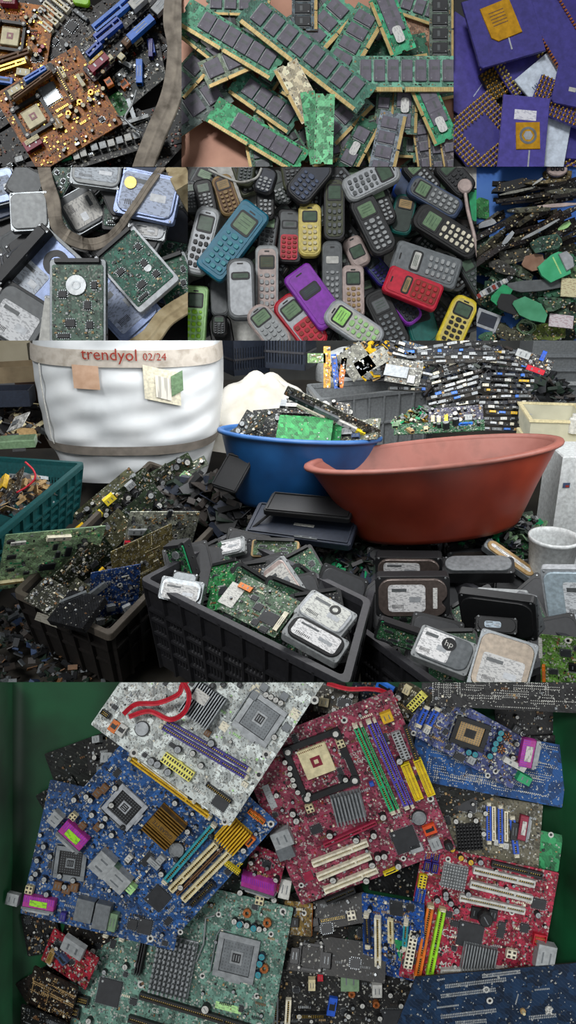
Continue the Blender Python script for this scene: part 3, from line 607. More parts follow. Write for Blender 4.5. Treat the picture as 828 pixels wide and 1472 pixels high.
for a in[(332,56,'green stick with gold lower edge'),(437,80,'longest diagonal stick'),(381,145,'stick with pale gold edge'),(371,191,'bright green ended stick'),(429,135,'cream ended label stick'),(282,155,'grey chip stick'),(511,56,'upright tilted stick'),(564,36,'upper white label stick'),(585,109,'horizontal seven chip stick'),(635,43,'dark upright stick'),(513,210,'lower white label stick'),(624,164,'right white label stick'),(455,185,'plain bright green stick')]: anch(2,*a)
r0=random.Random(11)
for i in range(46):
    x=r0.uniform(300,650);y=r0.uniform(0,235)
    if x<400 and y>125 and x+y*.9<540: continue
    ram(P,2,x,y,r0.choice((84,96,110)),r0.choice((30,34)),r0.choice((30,-35,60,80,-60,0,10,-20,-80))+r0.uniform(-8,8),r0.choice(('365f4c','2c5444','48785c','5d8a6a')),r0.choice((4,5,6)),chipc=r0.choice(('rg','gy','dp')),name=r0.choice(('buried green memory stick','dull green memory stick','grey chipped memory stick')))
Q=lambda *a,**k: ram(P,2,*a,**k)
Q(332,8,70,30,-2,'4d7f66',3,name='green memory stick cut off by the top edge')
Q(272,108,64,38,48,'557a62',2,name='pale green memory stick')
Q(600,44,80,32,-50,'8a6246',0,lab='plain brown copper coloured stick back under the upper white label stick',gold=0)
Q(571,72,86,34,10,'1f5a40',0,name='dark green bare memory stick')
Q(479,214,70,40,15,'5c6a50',3,name='brownish green memory stick')
Q(607,212,80,22,-82,'4c4c54',3,name='narrow dark memory stick');Q(626,216,80,20,-86,'40484c',3,name='narrow dark memory stick');Q(643,214,80,20,-80,'5a5256',3,name='narrow grey memory stick')
Q(294,62,78,32,-38,'2c5f3c',2,stk=.06,lab='dark green stick with a small white label near the left edge')
Q(282,155,100,46,34,'4a5c56',3,lab='memory stick with large grey chips at the left edge',gold=0)
Q(323,96,66,40,24,'6a7c62',2,lab='stubby memory stick with two grey chips and a slanting gold edge')
Q(552,164,66,26,84,'4a6a5a',2,name='upright grey green memory stick');Q(583,160,66,34,88,'3a5c50',2,stk=.1,lab='upright memory stick with a narrow white label under the horizontal stick')
Q(556,210,96,38,78,'64707a',4,lab='upright memory stick with large grey chips at the bottom edge')
Q(513,212,84,32,62,'1d5a3e',2,stk=-.05,lab='dark green memory stick with white label at the bottom')
Q(496,168,80,40,46,'52766a',3,lab='tilted memory stick with gold edge below the longest diagonal stick')
Q(624,164,84,36,-66,'249060',3,stk=.22,bright=-.25,lab='memory stick with bright green end and white label at lower right')
Q(472,34,80,46,48,'3c8a68',3,lab='teal green memory stick tilted right of the longest diagonal stick')
Q(585,8,104,34,-19,'4a8468',5,lab='memory stick sloping down right across the top edge')
Q(511,58,96,46,60,'3a7c5e',4,lab='broad tilted memory stick with a gold right edge')
Q(564,36,84,38,-68,'229462',3,stk=.2,bright=-.3,lab='memory stick with bright green end and white label at the top')
Q(635,40,92,36,90,'4a5a4e',4,chipc='dp',lab='dark upright memory stick against the right rim')
Q(438,14,60,36,90,'42525a',3,chipc='dp',lab='short upright stick with dark chips at the top edge')
Q(381,147,108,40,-35,'2f6e56',4,lab='memory stick with a thick pale gold edge in the middle',bright=.1)
Q(332,58,156,42,-31,'3c8c66',6,lab='green memory stick at top left with pale gold lower edge',bright=.12)
Q(370,196,150,40,-31,'2a9a5e',5,lab='memory stick with a bare bright green left end',bright=.18)
Q(585,107,152,50,0,'4d8a70',7,lab='horizontal memory stick with seven grey chips across the right half')
Q(440,78,212,46,-38,'35735c',8,lab='longest diagonal memory stick crossing the top middle')
Q(430,132,84,36,-62,'bfae88',0,stk=.0,lab='cream coloured memory stick end with a white rounded label')
Q(449,184,100,20,-82,'3f9a62',0,gold=0,lab='plain bright green stick back standing on its edge')
Q(466,186,96,26,88,'57b074',0,gold=0,lab='smooth light green stick back at the bottom middle')
# ---------------------------------------------------------------- ceramic processors
tray(3,652,900,-20,240,-14,M('bk'))
P3=Pile(652,828,0,240,-14)
for a in[(728,41,'gold lidded purple chip'),(664,100,'plain purple chip'),(693,193,'face down gold pinned chip'),(777,112,'white ceramic chip'),(755,190,'labelled purple chip'),(805,150,'gold underside chip'),(795,40,'long purple chip with leg rows')]: anch(3,*a)
def cpu(cx,cy,w,h,a,lab,kind='top',col='pp',tx=0,ty=0,lift=0,ring=.24,pc='gl'):
    z=P3.put(cx,cy,w,h,a,6)+lift
    T=thing('processor_chip',lab,'computer chip',rectfr(cx,cy,0,0,a,z,tx,ty),3,'loose ceramic processors')
    up=kind=='pins'
    b=MB(); b.prism([(-w/2,-h/2+4),(-w/2+4,-h/2),(w/2,-h/2),(w/2,h/2),(-w/2,h/2)],0,4,col,.8); part(T,'ceramic_body',b.mesh())
    b=MB(); st=6
    nx,ny=int(w/st),int(h/st)
    for i in range(nx):
        for j in range(ny):
            x=-w/2+(i+.5)*w/nx;y=-h/2+(j+.5)*h/ny
            if abs(x)>w*(.5-ring) or abs(y)>h*(.5-ring):
                if up: b.cyl(x,y,2,4,4.6,'gd',8); b.cyl(x,y,1.3,4.6,9,pc,6,.3)
                elif i in(0,nx-1) or j in(0,ny-1): b.cyl(x,y,1,-5,0,pc,5)
    part(T,'pin_grid',b.mesh())
    return T
def lid(T,x,y,w,h,a,round_=0,cut=1):
    def f(b):
        pts=[(-w/2,-h/2+w*.18),(-w/2+w*.18,-h/2),(w/2,-h/2),(w/2,h/2),(-w/2,h/2)] if cut else [(-w/2,-h/2),(w/2,-h/2),(w/2,h/2),(-w/2,h/2)]
        b.prism(pts,4,5.6,M('gold_') if 0 else 'lidg',.6)
        if round_: b.ring(0,0,w*.26,w*.36,5.6,5.9,'gs',20); b.cyl(0,0,w*.2,5.6,5.9,'bw',6)
        else:
            for i in range(5): b.cbox(-w*.05,h*.28-i*h*.09,w*.5,h*.025,5.6,5.7,'br')
    b=MB(); f(b); part(T,'metal_lid',b.mesh(),(x,y,0),a)
PAL['lidg']=('d09a20',.35,.55)
T=cpu(664,98,120,110,55,'plain violet ceramic chip without lid at the left','top','pq')
b=MB()
for i in range(24): b.cbox(-30+i*2,0,1.1,1.6,4,4.2,'pw')
part(T,'printed_line',b.mesh(),(4,-38,0))
cpu(717,118,44,44,30,'small gold pinned chip peeking out in the centre','pins','kb',ring=.5,pc='gd')
cpu(812,112,70,90,30,'dark chip under the right edge chips','top','kn')
cpu(797,95,60,90,32,'pin side up chip behind the white ceramic chip','pins','pp',ring=.28)
cpu(752,100,70,60,32,'face down chip with violet middle beside the gold lidded chip','pins','pp',ring=.2,pc='yl')
T=cpu(777,112,66,42,40,'white ceramic chip with gold legs in the centre right','top','pw'); part(T,'lettering',text('145',8,'cb',.1),(-16,-6,4.4))
T=cpu(800,48,48,130,31,'long violet chip with gold leg rows at the top right','top','pp')
for q in(-1,1):
    b=MB()
    for i in range(26): b.cbox(q*25,-62+i*4.8,4,2.6,2,6,'cu',0,.5)
    part(T,'leg_row',b.mesh())
cpu(826,12,40,70,31,'dark blue chip in the top right corner','top','pv')
cpu(693,196,92,92,40,'large face down chip with three rows of gold pins at lower left','pins','pp',ring=.26)
cpu(812,232,60,50,30,'gold pinned chip in the bottom right corner','pins','pv',ring=.5)
cpu(822,205,50,50,-5,'violet chip under the pale blue chip near right edge','top','pp')
T=cpu(796,206,38,74,-10,'pale blue ceramic chip with side legs at the bottom right','top','pw')
cpu(810,150,90,52,-22,'gold underside chip with dense pins at the right edge','pins','pp',ring=.5,pc='gd')
T=cpu(826,128,60,54,-12,'violet chip lying over the gold underside chip at the right edge','top','pp'); b=MB(); b.cbox(-4,-4,10,6,4,4.3,'wh'); part(T,'sticker',b.mesh())
T=cpu(751,200,66,118,-5,'violet ceramic chip with white label and square gold lid','top','pq')
b=MB(); b.cbox(0,32,31,14,4,4.4,printed('dcdce4','9090a8',1)); part(T,'sticker',b.mesh()); lid(T,6,3,34,38,math.radians(6),1,0)
b=MB(); b.cbox(10,-34,2,34,4,4.6,'bw'); part(T,'metal_trace',b.mesh())
T=cpu(723,40,96,98,16,'large slate blue chip with a big gold lid at the top','top','pp'); lid(T,-2,8,44,52,math.radians(6))
b=MB(); b.cbox(2,-26,2,18,4,4.6,'bw'); part(T,'metal_trace',b.mesh())
# ---------------------------------------------------------------- hard drives
def hdd(m,pn,w,h,lab,kind='label',body='gs',lid_='sl',th=12,lbl='d4d4d2',short=None,name='hard_drive',cat='hard drive',lw=.8,lh=.62,lx=0,ly=0,grp=None,flat=0,logo=None,k=1,ring=0,seed=1):
    T=thing(name,lab,cat,m,pn,grp)
    part(T,'metal_case',cached(('hc',w,h,th,body),lambda b:(b.prism(rrect(w,h,w*.06,3),0,th*.85,body,.8),[b.cyl(q*(w/2+.05),j*h*.33,1.3*k,th*.3,th*.3+2*k,'dk',6) for q in(-1,1) for j in(-1,0,1)])))
    if kind=='pcb':
        bw=w*.9;bh=h*.84 if not flat else h*.9
        part(T,'circuit_board',cached(('hpc',w,h,th,lid_),lambda b:b.prism(rrect(bw,bh,2,2),th*.85,th*.98,'gn',0,None,pcb(lid_,.7,.8))),(0,h*.01,0))
        b=MB(); r=random.Random(seed)
        for i in range(int(w*h/90/k/k)):
            x=r.uniform(-bw*.46,bw*.46);y=r.uniform(-bh*.46,bh*.46);q=r.choice((1.4,2,3))*k; b.cbox(x,y,q,q*r.choice((.6,1)),th*.98,th*.98+r.uniform(.6,1.5)*k,r.choice(('dk','lg','tn','cr','dk')))
        part(T,'surface_components',b.mesh(rec=False),kind='stuff')
        for (x,y,cw,ch) in((-.26,.1,.14,.1),(.18,-.02,.12,.13),(-.12,-.22,.17,.12),(.22,-.24,.12,.12),(.3,.2,.1,.12),(-.24,-.36,.22,.06)):
            part(T,'chip',cached(('ch',round(w*cw),round(h*ch*.7),'dp'),lambda b:c_chip(b,round(w*cw),round(h*ch*.7))),(x*w,y*h,th*.98))
        if ring: part(T,'spindle_hub',cached(('sp',ring),lambda b:(b.cyl(0,0,ring,0,2,'sv',20,.5),b.ring(0,0,ring*.3,ring*.45,2,2.4,'sl'))),(-w*.02,h*.2,th*.98))
        part(T,'connector',cached(('hk',w),lambda b:(b.box(-w*.4,w*.4,-2.5*k,2.5*k,0,th*.5,'dk',.5))),(0,h*.47,th*.8))
        return T
    def lidf(b):
        pts=rrect(w*.92,h*.9,w*.17,5,0,0)
        if kind=='waist': pts=[(x*(1-.16*math.exp(-((y/h+.12)/.1)**2)) if x>0 else x,y) for x,y in sum([[(pts[i][0]+(pts[(i+1)%len(pts)][0]-pts[i][0])*t/5,pts[i][1]+(pts[(i+1)%len(pts)][1]-pts[i][1])*t/5) for t in range(5)] for i in range(len(pts))],[])]
        b.prism(pts,th*.85,th*1.05,lid_,1.2)
    part(T,'drive_cover',cached(('hl',w,h,th,kind=='waist',lid_),lidf))
    if ring:
        part(T,'hub_ring',cached(('hr',ring,w),lambda b:(b.ring(0,0,ring*.5,ring,0,.7*k,'dk',24))),(w*.12,h*.2,th*1.05))
    if kind in('label','waist'):
        part(T,'sticker',cached(('hs',w*lw,h*lh,lbl),lambda b:b.prism(rrect(w*lw,h*lh,w*.05,2),0,.5,'wh',0,None,printed(lbl,'50525a',1.1*k))),(lx*w,ly*h,th*1.05))
        b=MB(); q=w*lw
        b.cbox(lx*w-q*.2,ly*h+h*lh*.3,q*.4,h*lh*.12,th*1.05+.5,th*1.05+.7,'gy'); b.cbox(lx*w+q*.22,ly*h-h*lh*.05,q*.3,h*lh*.2,th*1.05+.5,th*1.05+.7,'bw'); 
        for i in range(9): b.cbox(lx*w-q*.38+i*q*.035,ly*h-h*lh*.3,q*.015,h*lh*.14,th*1.05+.5,th*1.05+.7,'bk')
        part(T,'barcode',b.mesh())
        if logo: part(T,'lettering',text(logo[0],logo[1],logo[2],.2),(logo[3]*w,logo[4]*h,th*1.05+.8),logo[5] if len(logo)>5 else 0)
    part(T,'screws',cached(('hw',w,h,th),lambda b:[b.cyl(x*w*.42,y*h*.42,1.5*k,th*.85,th*1.08,'sv',8) for x,y in((-1,-1),(1,-1),(1,1),(-1,1))])) if 0 else None
    me=cached(('sc1',k),lambda b:(b.cyl(0,0,1.6*k,0,1.2*k,'sv',8,.3),b.cbox(0,0,1.8*k,.5*k,1.2*k,1.3*k,'dk')))
    for x,y in((-1,-1),(1,-1),(1,1),(-1,1),(1,.1),(-1,.1)): part(T,'screw',me,(x*w*.44,y*h*.455,th*.86))
    return T
tray(4,-60,270,240,489.5,-14,M('bk'))
P4=Pile(0,270,240,490,-14)
for a in[(121,307,'grey drive inside the strap loop'),(214,286,'pale blue drive with gold sticker'),(197,390,'drive with green board tilted as a diamond'),(115,439,'drive with round silver hub'),(65,393,'drive with black hub ring'),(29,458,'bottom left labelled drive'),(46,307,'plain bright metal drive'),(142,256,'top edge silver drive'),(176,442,'pale blue drive with faded print')]: anch(4,*a)
def h4(cx,cy,w,h,a,lab=None,tx=0,ty=0,th=12,desc=None,**k):
    z=P4.put(cx,cy,w,h,a,th); lab=lab or autolab(4,cx,cy,desc)
    return hdd(rectfr(cx,cy,0,0,a,z,tx,ty),4,w,h,lab,th=th,grp='heap of old hard drives',**k)
r0=random.Random(21)
for i in range(46):
    x=r0.uniform(-5,275);y=r0.uniform(240,490); kd=r0.choice(('label','plain','plain','pcb','plain'))
    h4(x,y,r0.choice((46,52)),r0.choice((62,70)),r0.uniform(-80,80),None,r0.uniform(-8,8),r0.uniform(-8,8),r0.choice((8,11)),{'label':'labelled dull hard drive','plain':'dark bare hard drive','pcb':'hard drive showing its board'}[kd],kind=kd,body=r0.choice(('dk','dp','gy','kn')),lid_='2a5444' if kd=='pcb' else r0.choice(('dk','dp','gy','cb','kn')),lbl='9aa2ac')
h4(8,272,40,52,15,None,desc='blue grey hard drive',kind='label',lid_='bs',lbl='a8b4c8',lw=.6,lh=.5)
h4(72,276,44,46,-25,None,desc='blue grey bare hard drive',kind='plain',body='bs',lid_='cb')
h4(90,262,30,50,-30,None,desc='small green backed drive',kind='pcb',lid_='4a6a5c')
h4(256,412,50,80,20,'hard drive with green board half hidden at the right edge',kind='pcb',lid_='2e6a50')
h4(212,334,52,22,-8,'small silver drive with pale oval label right of the strap',kind='label',body='sv',lid_='bw',lw=.6,lh=.6,th=8)
h4(41,268,50,46,-28,'black drive tray with open corner at the top left',kind='plain',body='dk',lid_='gy')
h4(46,308,52,52,3,'plain bright metal drive left of the strap loop',kind='plain',body='sl',lid_='lg')
h4(142,252,70,40,-8,'silver hard drive with label cut off by the top edge',kind='label',body='gs',lid_='lg',lbl='c0c8d0')
h4(65,392,66,92,-42,'hard drive with black hub ring and silver label',kind='label',body='lg',lid_='bs',ring=17,lw=.6,lh=.42,ly=-.22,lx=-.08,lbl='c4ccd6')
h4(36,372,14,96,-42,'long black drive seen on its narrow edge',kind='plain',body='dk',lid_='dp',th=20)
h4(4,438,36,46,-20,'hard drive with plain white label at the left edge',kind='label',lbl='dcdcdc',lw=.9,lh=.8,body='dk',lid_='dk')
h4(30,460,76,72,-32,'large dark hard drive with white label at the bottom left',kind='label',body='dp',lid_='gy',lw=.72,lh=.6,ly=-.12,lbl='d8dadc')
h4(74,466,18,66,-8,'narrow white edged drive beside the drive with round hub',kind='plain',body='bw',lid_='wh',th=14)
h4(178,440,70,92,42,'pale blue hard drive with faded blue print',kind='label',body='bs',lid_='bs',lw=.76,lh=.7,lbl='a6b2cc')
h4(120,306,58,52,-60,'grey hard drive with white label inside the strap loop',kind='label',body='sl',lid_='gy',lw=.66,lh=.84,lx=.05,ly=0.04,lbl='d0cec8')
T=h4(214,285,82,62,-12,'pale blue hard drive with round gold sticker at the top right',kind='label',body='bs',lid_='bs',lw=.84,lh=.8,lbl='b8c4dc')
b=MB(); b.cyl(0,0,8,0,.8,'gl',18); part(T,'round_sticker',b.mesh(),(-24,10,14))
h4(115,440,70,112,0,'hard drive with silver green board and round silver hub',kind='pcb',body='gs',lid_='5c7868',ring=13,seed=4)
T=h4(198,390,70,96,41,'drive with green circuit board and bright rim lying as a diamond',kind='pcb',body='bw',lid_='2f6f5c',seed=9)
b=MB(); b.cyl(0,0,5,0,1.2,'sv',16); part(T,'spindle_hub',b.mesh(),(12,-10,12))
# straps
PAL['wb']=('8d8478',.8,0); PAL['wc']=('a89878',.8,0)
stm=mottled('webbing_fabric',['6b6358','8f867a','a79d8e'],60,.85,stretch=(1,1,1),bump=.3)
st2=mottled('tan_webbing',['8f7e5e','b3a27e','c3b492'],60,.85,bump=.3)
def over(P_,pts,pad=2,lo=0):
    S_=spline([(x,y,0) for x,y in pts],6)
    def hh(x,y):
        m=lo
        for dy in(-8,-4,0,4,8):
            for dx in(-8,-4,0,4,8):
                j,i=int((y+dy-P_.y0)/4),int((x+dx-P_.x0)/4)
                if 0<=j<P_.ny and 0<=i<P_.nx: m=max(m,P_.h[j][i])
        return m
    H=[hh(p.x,p.y) for p in S_]; n=len(H); H=[max(H[max(0,i-3):i+4]) for i in range(n)]; H=[sum(H[max(0,i-3):i+4])/len(H[max(0,i-3):i+4]) for i in range(n)]
    return [tuple(W(p.x,p.y,h+pad)) for p,h in zip(S_,H)]
b=MB(); b.band(over(P4,[(62,232),(68,262),(77,290),(82,322),(98,341),(130,352),(156,344),(172,328),(183,312),(200,288),(216,264),(238,234)]),[18]*30+[18-8*min(1,i/18) for i in range(37)],2,stm)
thing('webbing_strap','grey fabric strap lying in a loop over the hard drives','strap',Matrix.Identity(4),4,me=b.mesh())
b=MB(); b.band(over(P4,[(178,510),(215,487),(240,456),(290,425)]),26,3,st2); thing('webbing_strap','broad tan strap crossing the bottom right of the hard drives','strap',Matrix.Identity(4),4,me=b.mesh())
b=MB(); b.band(over(P4,[(248,232),(262,262),(282,300)]),26,3,st2); thing('webbing_strap','tan strap end in the top right corner of hard drives','strap',Matrix.Identity(4),4,me=b.mesh())
# ---------------------------------------------------------------- mobile phones
tray(5,270,685,240,489.5,-14,M('wh'))
P5=Pile(270,685,240,490,-14)
def phone(cx,cy,w,h,a,body,face,lab=None,desc='dark phone',scr='lc',keys='wh',kb=None,st='bar',kn=(3,4),th=11,ant=0,tx=0,ty=0,short=None,label=0,sh=.2,sy=.24,short_keys=0):
    z=P5.put(cx,cy,w,h,a,th)
    if short: anch(5,cx,cy,short)
    T=thing('mobile_phone',lab or autolab(5,cx,cy,desc),'phone',rectfr(cx,cy,0,0,a,z,tx,ty),5,'pile of old mobile phones')
    rr={'bar':.34,'box':.16,'oval':.48,'long':.28}[st]
    def bd(b):
        pts=rrect(w,h,w*rr,5)
        if st in('oval','bar'): pts=[(x*(1-(.08 if st=='bar' else .14)*(1-abs(y)/(h/2))**1*(1 if abs(y)<h*.45 else 0)),y) for x,y in pts]
        b.prism(pts,0,th,body,2.4,2)
    part(T,'phone_case',cached(('pb',w,h,th,body,st),bd))
    part(T,'front_cover',cached(('pf',w,h,face,st),lambda b:b.prism(rrect(w*.78,h*.88,w*rr*.8,5),0,.9,face,.5)),(0,0,th))
    part(T,'earpiece',cached(('pe',w),lambda b:b.prism(rrect(w*.22,2,1,2),0,.3,'bk')),(0,h*.40,th+.9))
    if scr:
        part(T,'screen',cached(('ps',w,h,scr,sh),lambda b:(b.prism(rrect(w*.66,h*(sh+.06),w*.09,3),0,.6,'dk',.3),b.prism(rrect(w*.54,h*sh,w*.04,2),.6,.9,scr),[b.cbox(0,h*sh*(.28-.22*i),w*.36,h*.008,.9,1,'lk') for i in range(3)])),(0,h*sy,th+.9))
    if keys:
        nx,ny=kn; y0=h*(.02 if sy>.15 else -.05)
        part(T,'keypad',cached(('pk',w,h,keys,kn,kb),lambda b:((b.prism(rrect(w*.7,h*.46,w*.12,3),0,.5,kb,.2) if kb else None),[b.prism(rrect(w*.66/nx*.72,h*.42/ny*.62,1.6,2,-w*.33+w*.66*(i+.5)/nx,h*.20-h*.42*(j+.5)/ny-(.0 if i==1 else -.012*h)),.5,1.8,keys,.4) for i in range(nx) for j in range(ny)])),(0,-h*.21,th+.9))
        if not short_keys:
            part(T,'menu_button',cached(('pm',w,keys),lambda b:(b.prism(rrect(w*.22,w*.16,w*.07,3),0,1.6,keys,.4),b.prism(rrect(w*.12,w*.1,w*.04,2,-w*.24,0),0,1.3,keys,.3),b.prism(rrect(w*.12,w*.1,w*.04,2,w*.24,0),0,1.3,keys,.3))),(0,h*.045,th+.9))
    if ant: part(T,'antenna',cached(('pa',w),lambda b:b.tube([(0,0,0),(0,14,0)],[3,2.4],'dk',8)),(w*.32,h*.46,th*.5))
    if label: part(T,'sticker',cached(('pl',w),lambda b:b.prism(rrect(w*.6,h*.1,1,1),0,.5,'wh')),(0,h*.22,th+1.2))
    return T
for a in[(291,348,'long silver phone'),(335,349,'teal phone'),(347,417,'grey framed silver phone'),(384,405,'long pale phone'),(416,345,'red keypad phone'),(445,334,'yellow framed phone'),(451,429,'purple phone'),(430,460,'red and silver phone'),(281,453,'lime green phone'),(533,262,'white silver phone at the top'),(623,286,'blue silver phone'),(640,335,'black phone with pale keys'),(512,365,'small cream phone'),(611,384,'wide grey phone'),(593,417,'bright red phone'),(507,420,'slim pinkish phone'),(555,461,'black lower phone'),(655,464,'yellow phone'),(508,469,'white phone with green screen'),(326,286,'tan phone'),(652,262,'black top right phone'),(382,263,'top keypad phone')]: anch(5,*a)
r0=random.Random(5)
for i in range(74):
    x=r0.uniform(272,684);y=r0.uniform(242,488)
    bc=r0.choice(('dk','bk','dp','dg','kb','kn','gy','og'))
    phone(x,y,r0.choice((26,30,34)),r0.choice((56,66,72)),r0.uniform(-60,60),bc,r0.choice(('dk','dp','kb','dg')),None,r0.choice(('black phone','dark scuffed phone','buried dark phone')),r0.choice(('lk','lc','dg')),r0.choice(('gy','lg','dp','gs')),tx=r0.uniform(-6,6),ty=r0.uniform(-6,6),st=r0.choice(('bar','box','long')),th=r0.choice((7,9)),short_keys=1)
F=phone
F(276,286,18,44,5,'gy','gy',None,'grey worn phone','lk','lg')
F(296,288,28,52,12,'dk','dk',None,'black phone with pale round keys','lk','lg',st='bar')
F(354,248,26,46,-8,'og','dg',None,'olive phone with green screen','lc','gy')
F(420,254,30,48,8,'og','dk',None,'olive framed phone','lk','gy')
F(385,340,28,60,-8,'dk','gy',None,'dark phone with grey screen','lc','dp')
F(382,296,26,44,0,'dk','dk','phone with large silver keys below the top keypad phone',scr=None,keys='lg',kn=(3,3))
F(445,382,24,46,0,'dp','dk',None,'dark phone with round window','lk','dk')
F(316,430,26,54,4,'gy','gy',None,'smooth grey phone back',None,None)
F(319,480,34,46,10,'bk','dk',None,'black phone at the bottom','lk','dk')
F(316,470,22,30,0,'dk','dk',None,'black small phone','lk','gy')
F(480,304,30,88,0,'dk','og','dark olive phone with square keys in the top centre',scr='lk',keys='gy')
F(477,400,28,96,0,'gy','gy','grey ribbed phone with a white sticker in the centre',scr=None,keys='lg',label=1,kn=(3,5))
F(580,268,26,46,-20,'bl','cb',None,'blue covered phone',None,None)
F(578,312,32,56,-12,'cg','dg','dark teal phone with brown oval window in the centre right',scr='tn',keys=None)
F(604,258,30,60,42,'dk','dk',None,'black phone with grey screen','lc','lg')
F(652,258,36,60,42,'bk','dp','black phone with screen in the top right corner',scr='lk',keys='dp')
F(445,262,40,68,-40,'dk','kn','black phone with blue grey keys sloping at the top middle',scr=None,keys='cb',kn=(3,4))
F(678,400,26,70,30,'dp','dg',None,'dark green phone at the right rim','lk','gy')
F(680,300,18,50,8,'dk','gn',None,'phone with a green back at the rim',None,None)
F(542,390,28,50,40,'pv','cb','violet blue phone with rounded buttons under the small cream phone',scr='kn',keys='pu')
F(604,466,42,64,16,'cg','cg','teal green phone with black top at the bottom',scr='bk',keys=None,sh=.34,sy=.2)
F(578,440,30,60,38,'vi','kn',None,'dark purple edged phone','dk','dk')
F(382,264,28,36,-18,'dk','kn','top keypad phone with shiny square keys',scr=None,keys='lg',kn=(3,3))
F(547,298,30,58,20,'dk','dk','black phone with bright silver rim',scr='lc',keys='lg')
F(535,326,38,86,26,'dk','dp','black phone with grey screen and rows of silver keys',scr='lc',keys='lg',kn=(3,5))
F(326,284,30,58,18,'tn','br','small tan phone with amber screen',scr='tn',keys='tn')
F(640,336,38,100,58,'bk','dk','long black phone with pale keys right of centre',scr='lc',keys='cw',kn=(3,5))
F(623,287,31,80,60,'cb','gy','blue phone with silver rimmed screen',scr='lc',keys='lg')
F(533,262,36,80,-64,'lg','bw','white silver phone lying sideways at the top',scr='lk',keys='gy')
F(291,349,34,94,-14,'lg','bw','long silver phone with black keys at the left',scr='lk',keys='dk')
F(335,349,44,112,-37,'te','te','large teal phone with grey screen and teal keys',scr='lc',keys='tl',st='box',kn=(3,5))
F(416,343,34,76,-2,'dk','gy','phone with black frame and red keypad',scr='gy',keys='rc',kb='rr',st='box',kn=(3,5),ant=1,sh=.1,sy=.2,short_keys=1)
F(445,334,32,72,0,'yl','yl','phone with cream yellow frame and dark collar',scr='lk',keys='cr',kb='dk' if 0 else None,st='bar',sh=.16)
F(347,418,38,82,2,'gy','bw','dark framed phone with wide silver face',scr='lk',keys=None,st='bar',sh=.07,sy=.2)
F(384,404,32,92,0,'lg','ps','long pale silver phone in the lower middle',scr='og',keys='lg',st='long',sh=.15)
F(281,455,34,82,-4,'lt','lt','lime green phone in the bottom left corner',scr='lk',keys='lm',st='box')
F(387,474,38,70,38,'ps','lg','oval silver phone end with dotted earpiece at the bottom',scr='lc',keys='lg',st='oval')
F(432,466,40,84,38,'rd','bw','phone with silver top and red keypad at the bottom',scr='lc',keys='rc',kb='rr',st='bar',short_keys=1)
F(451,429,42,86,36,'vi','vi','bright purple phone with small dark window',scr='kn',keys=None,st='box',sh=.13,sy=.1)
F(512,365,30,44,25,'ps','ps','small cream phone with dark screen',scr='lk',keys=None,sh=.34,sy=-.02,st='bar')
F(611,384,44,94,72,'gs','gs','wide grey phone with white display strip',scr='wh',keys='lg',st='box',sh=.1,sy=.16,kn=(3,5),short_keys=1)
F(507,422,30,72,1,'ps','ps','slim pinkish silver phone below the small cream phone',scr='lk',keys='tn',st='long')
F(592,417,38,78,68,'rr','rr','bright red phone with red keypad',scr='tn',keys='rd',kb='rc',st='box',sh=.08,sy=.12,short_keys=1)
F(555,462,36,88,26,'dk','dk','long black phone with grey keys at the bottom right',scr='gy',keys='gs',kn=(3,5))
F(655,466,38,76,-24,'yb','yl','bright yellow phone with black keys at the bottom right',scr='lk',keys='dk')
F(508,470,38,82,56,'bw','wh','white phone with bright green screen at the bottom',scr='hg',keys='lt')
b=MB(); b.tube(over(P5,[(300,244),(322,254),(346,262),(368,256),(376,242)]),1.8,'wh'); thing('phone_cord','thin white cord curving over the phones at the top','cord',Matrix.Identity(4),5,me=b.mesh(smooth=True))
b=MB(); b.tube(over(P5,[(668,268),(672,300),(682,340),(688,372)]),2.6,'ps'); part(thing('antenna','cream whip antenna with round tip at the right rim of phones','antenna',Matrix.Identity(4),5),'antenna_rod',b.mesh(smooth=True))
b=MB(); q=over(P5,[(668,268),(670,280)])[0]; b.cyl(q[0],q[1],10,q[2]-3,q[2]+4,'ps',20,2); part(THINGS[-1][0],'antenna_tip',b.mesh())
# ================================================================= top left picture: motherboards with warm light put into their colours
tray(1,-60,261,-20,240,-14,mottled('dark_cloth',['0a0807','14100d'],20,.95))
for a in[(20,63,'upper golden brown motherboard'),(85,150,'lower golden brown motherboard'),(95,47,'black motherboard with cream slots'),(161,25,'blue slotted board'),(142,171,'bright green board'),(165,208,'strip of chrome ports'),(202,108,'dark board with blue slot'),(240,120,'grey strap')]: anch(1,*a)
def p1(name,label,*a,**k): LBL[label]=1; k.setdefault('group','scrap boards in the dim pile'); return board(name,label,*a,panel=1,**k)
rnd=random.Random(8)
def rot(x,y,w,h,a):
    ca,sa=math.cos(math.radians(a)),math.sin(math.radians(a)); o=(x-w/2*ca+h/2*sa*-1*-1, y+w/2*sa+h/2*ca)
    return o,(o[0]+w*ca,o[1]-w*sa),(o[0]-h*sa,o[1]-h*ca)
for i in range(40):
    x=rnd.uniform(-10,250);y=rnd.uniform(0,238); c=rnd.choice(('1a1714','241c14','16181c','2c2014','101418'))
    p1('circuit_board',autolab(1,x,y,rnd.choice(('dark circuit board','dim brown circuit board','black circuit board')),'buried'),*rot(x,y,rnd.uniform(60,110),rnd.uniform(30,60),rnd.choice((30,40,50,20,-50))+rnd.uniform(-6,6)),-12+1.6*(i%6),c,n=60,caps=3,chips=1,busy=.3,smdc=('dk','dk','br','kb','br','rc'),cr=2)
WC=('tn','gd','br','dk','br','gd','or','gb','rc','kb')
p1('circuit_board','green board strip behind the lower golden brown motherboard',*rot(140,172,104,34,33),2,'2c7a38',n=60,smdc=('gn','lt','dk'),busy=.3)
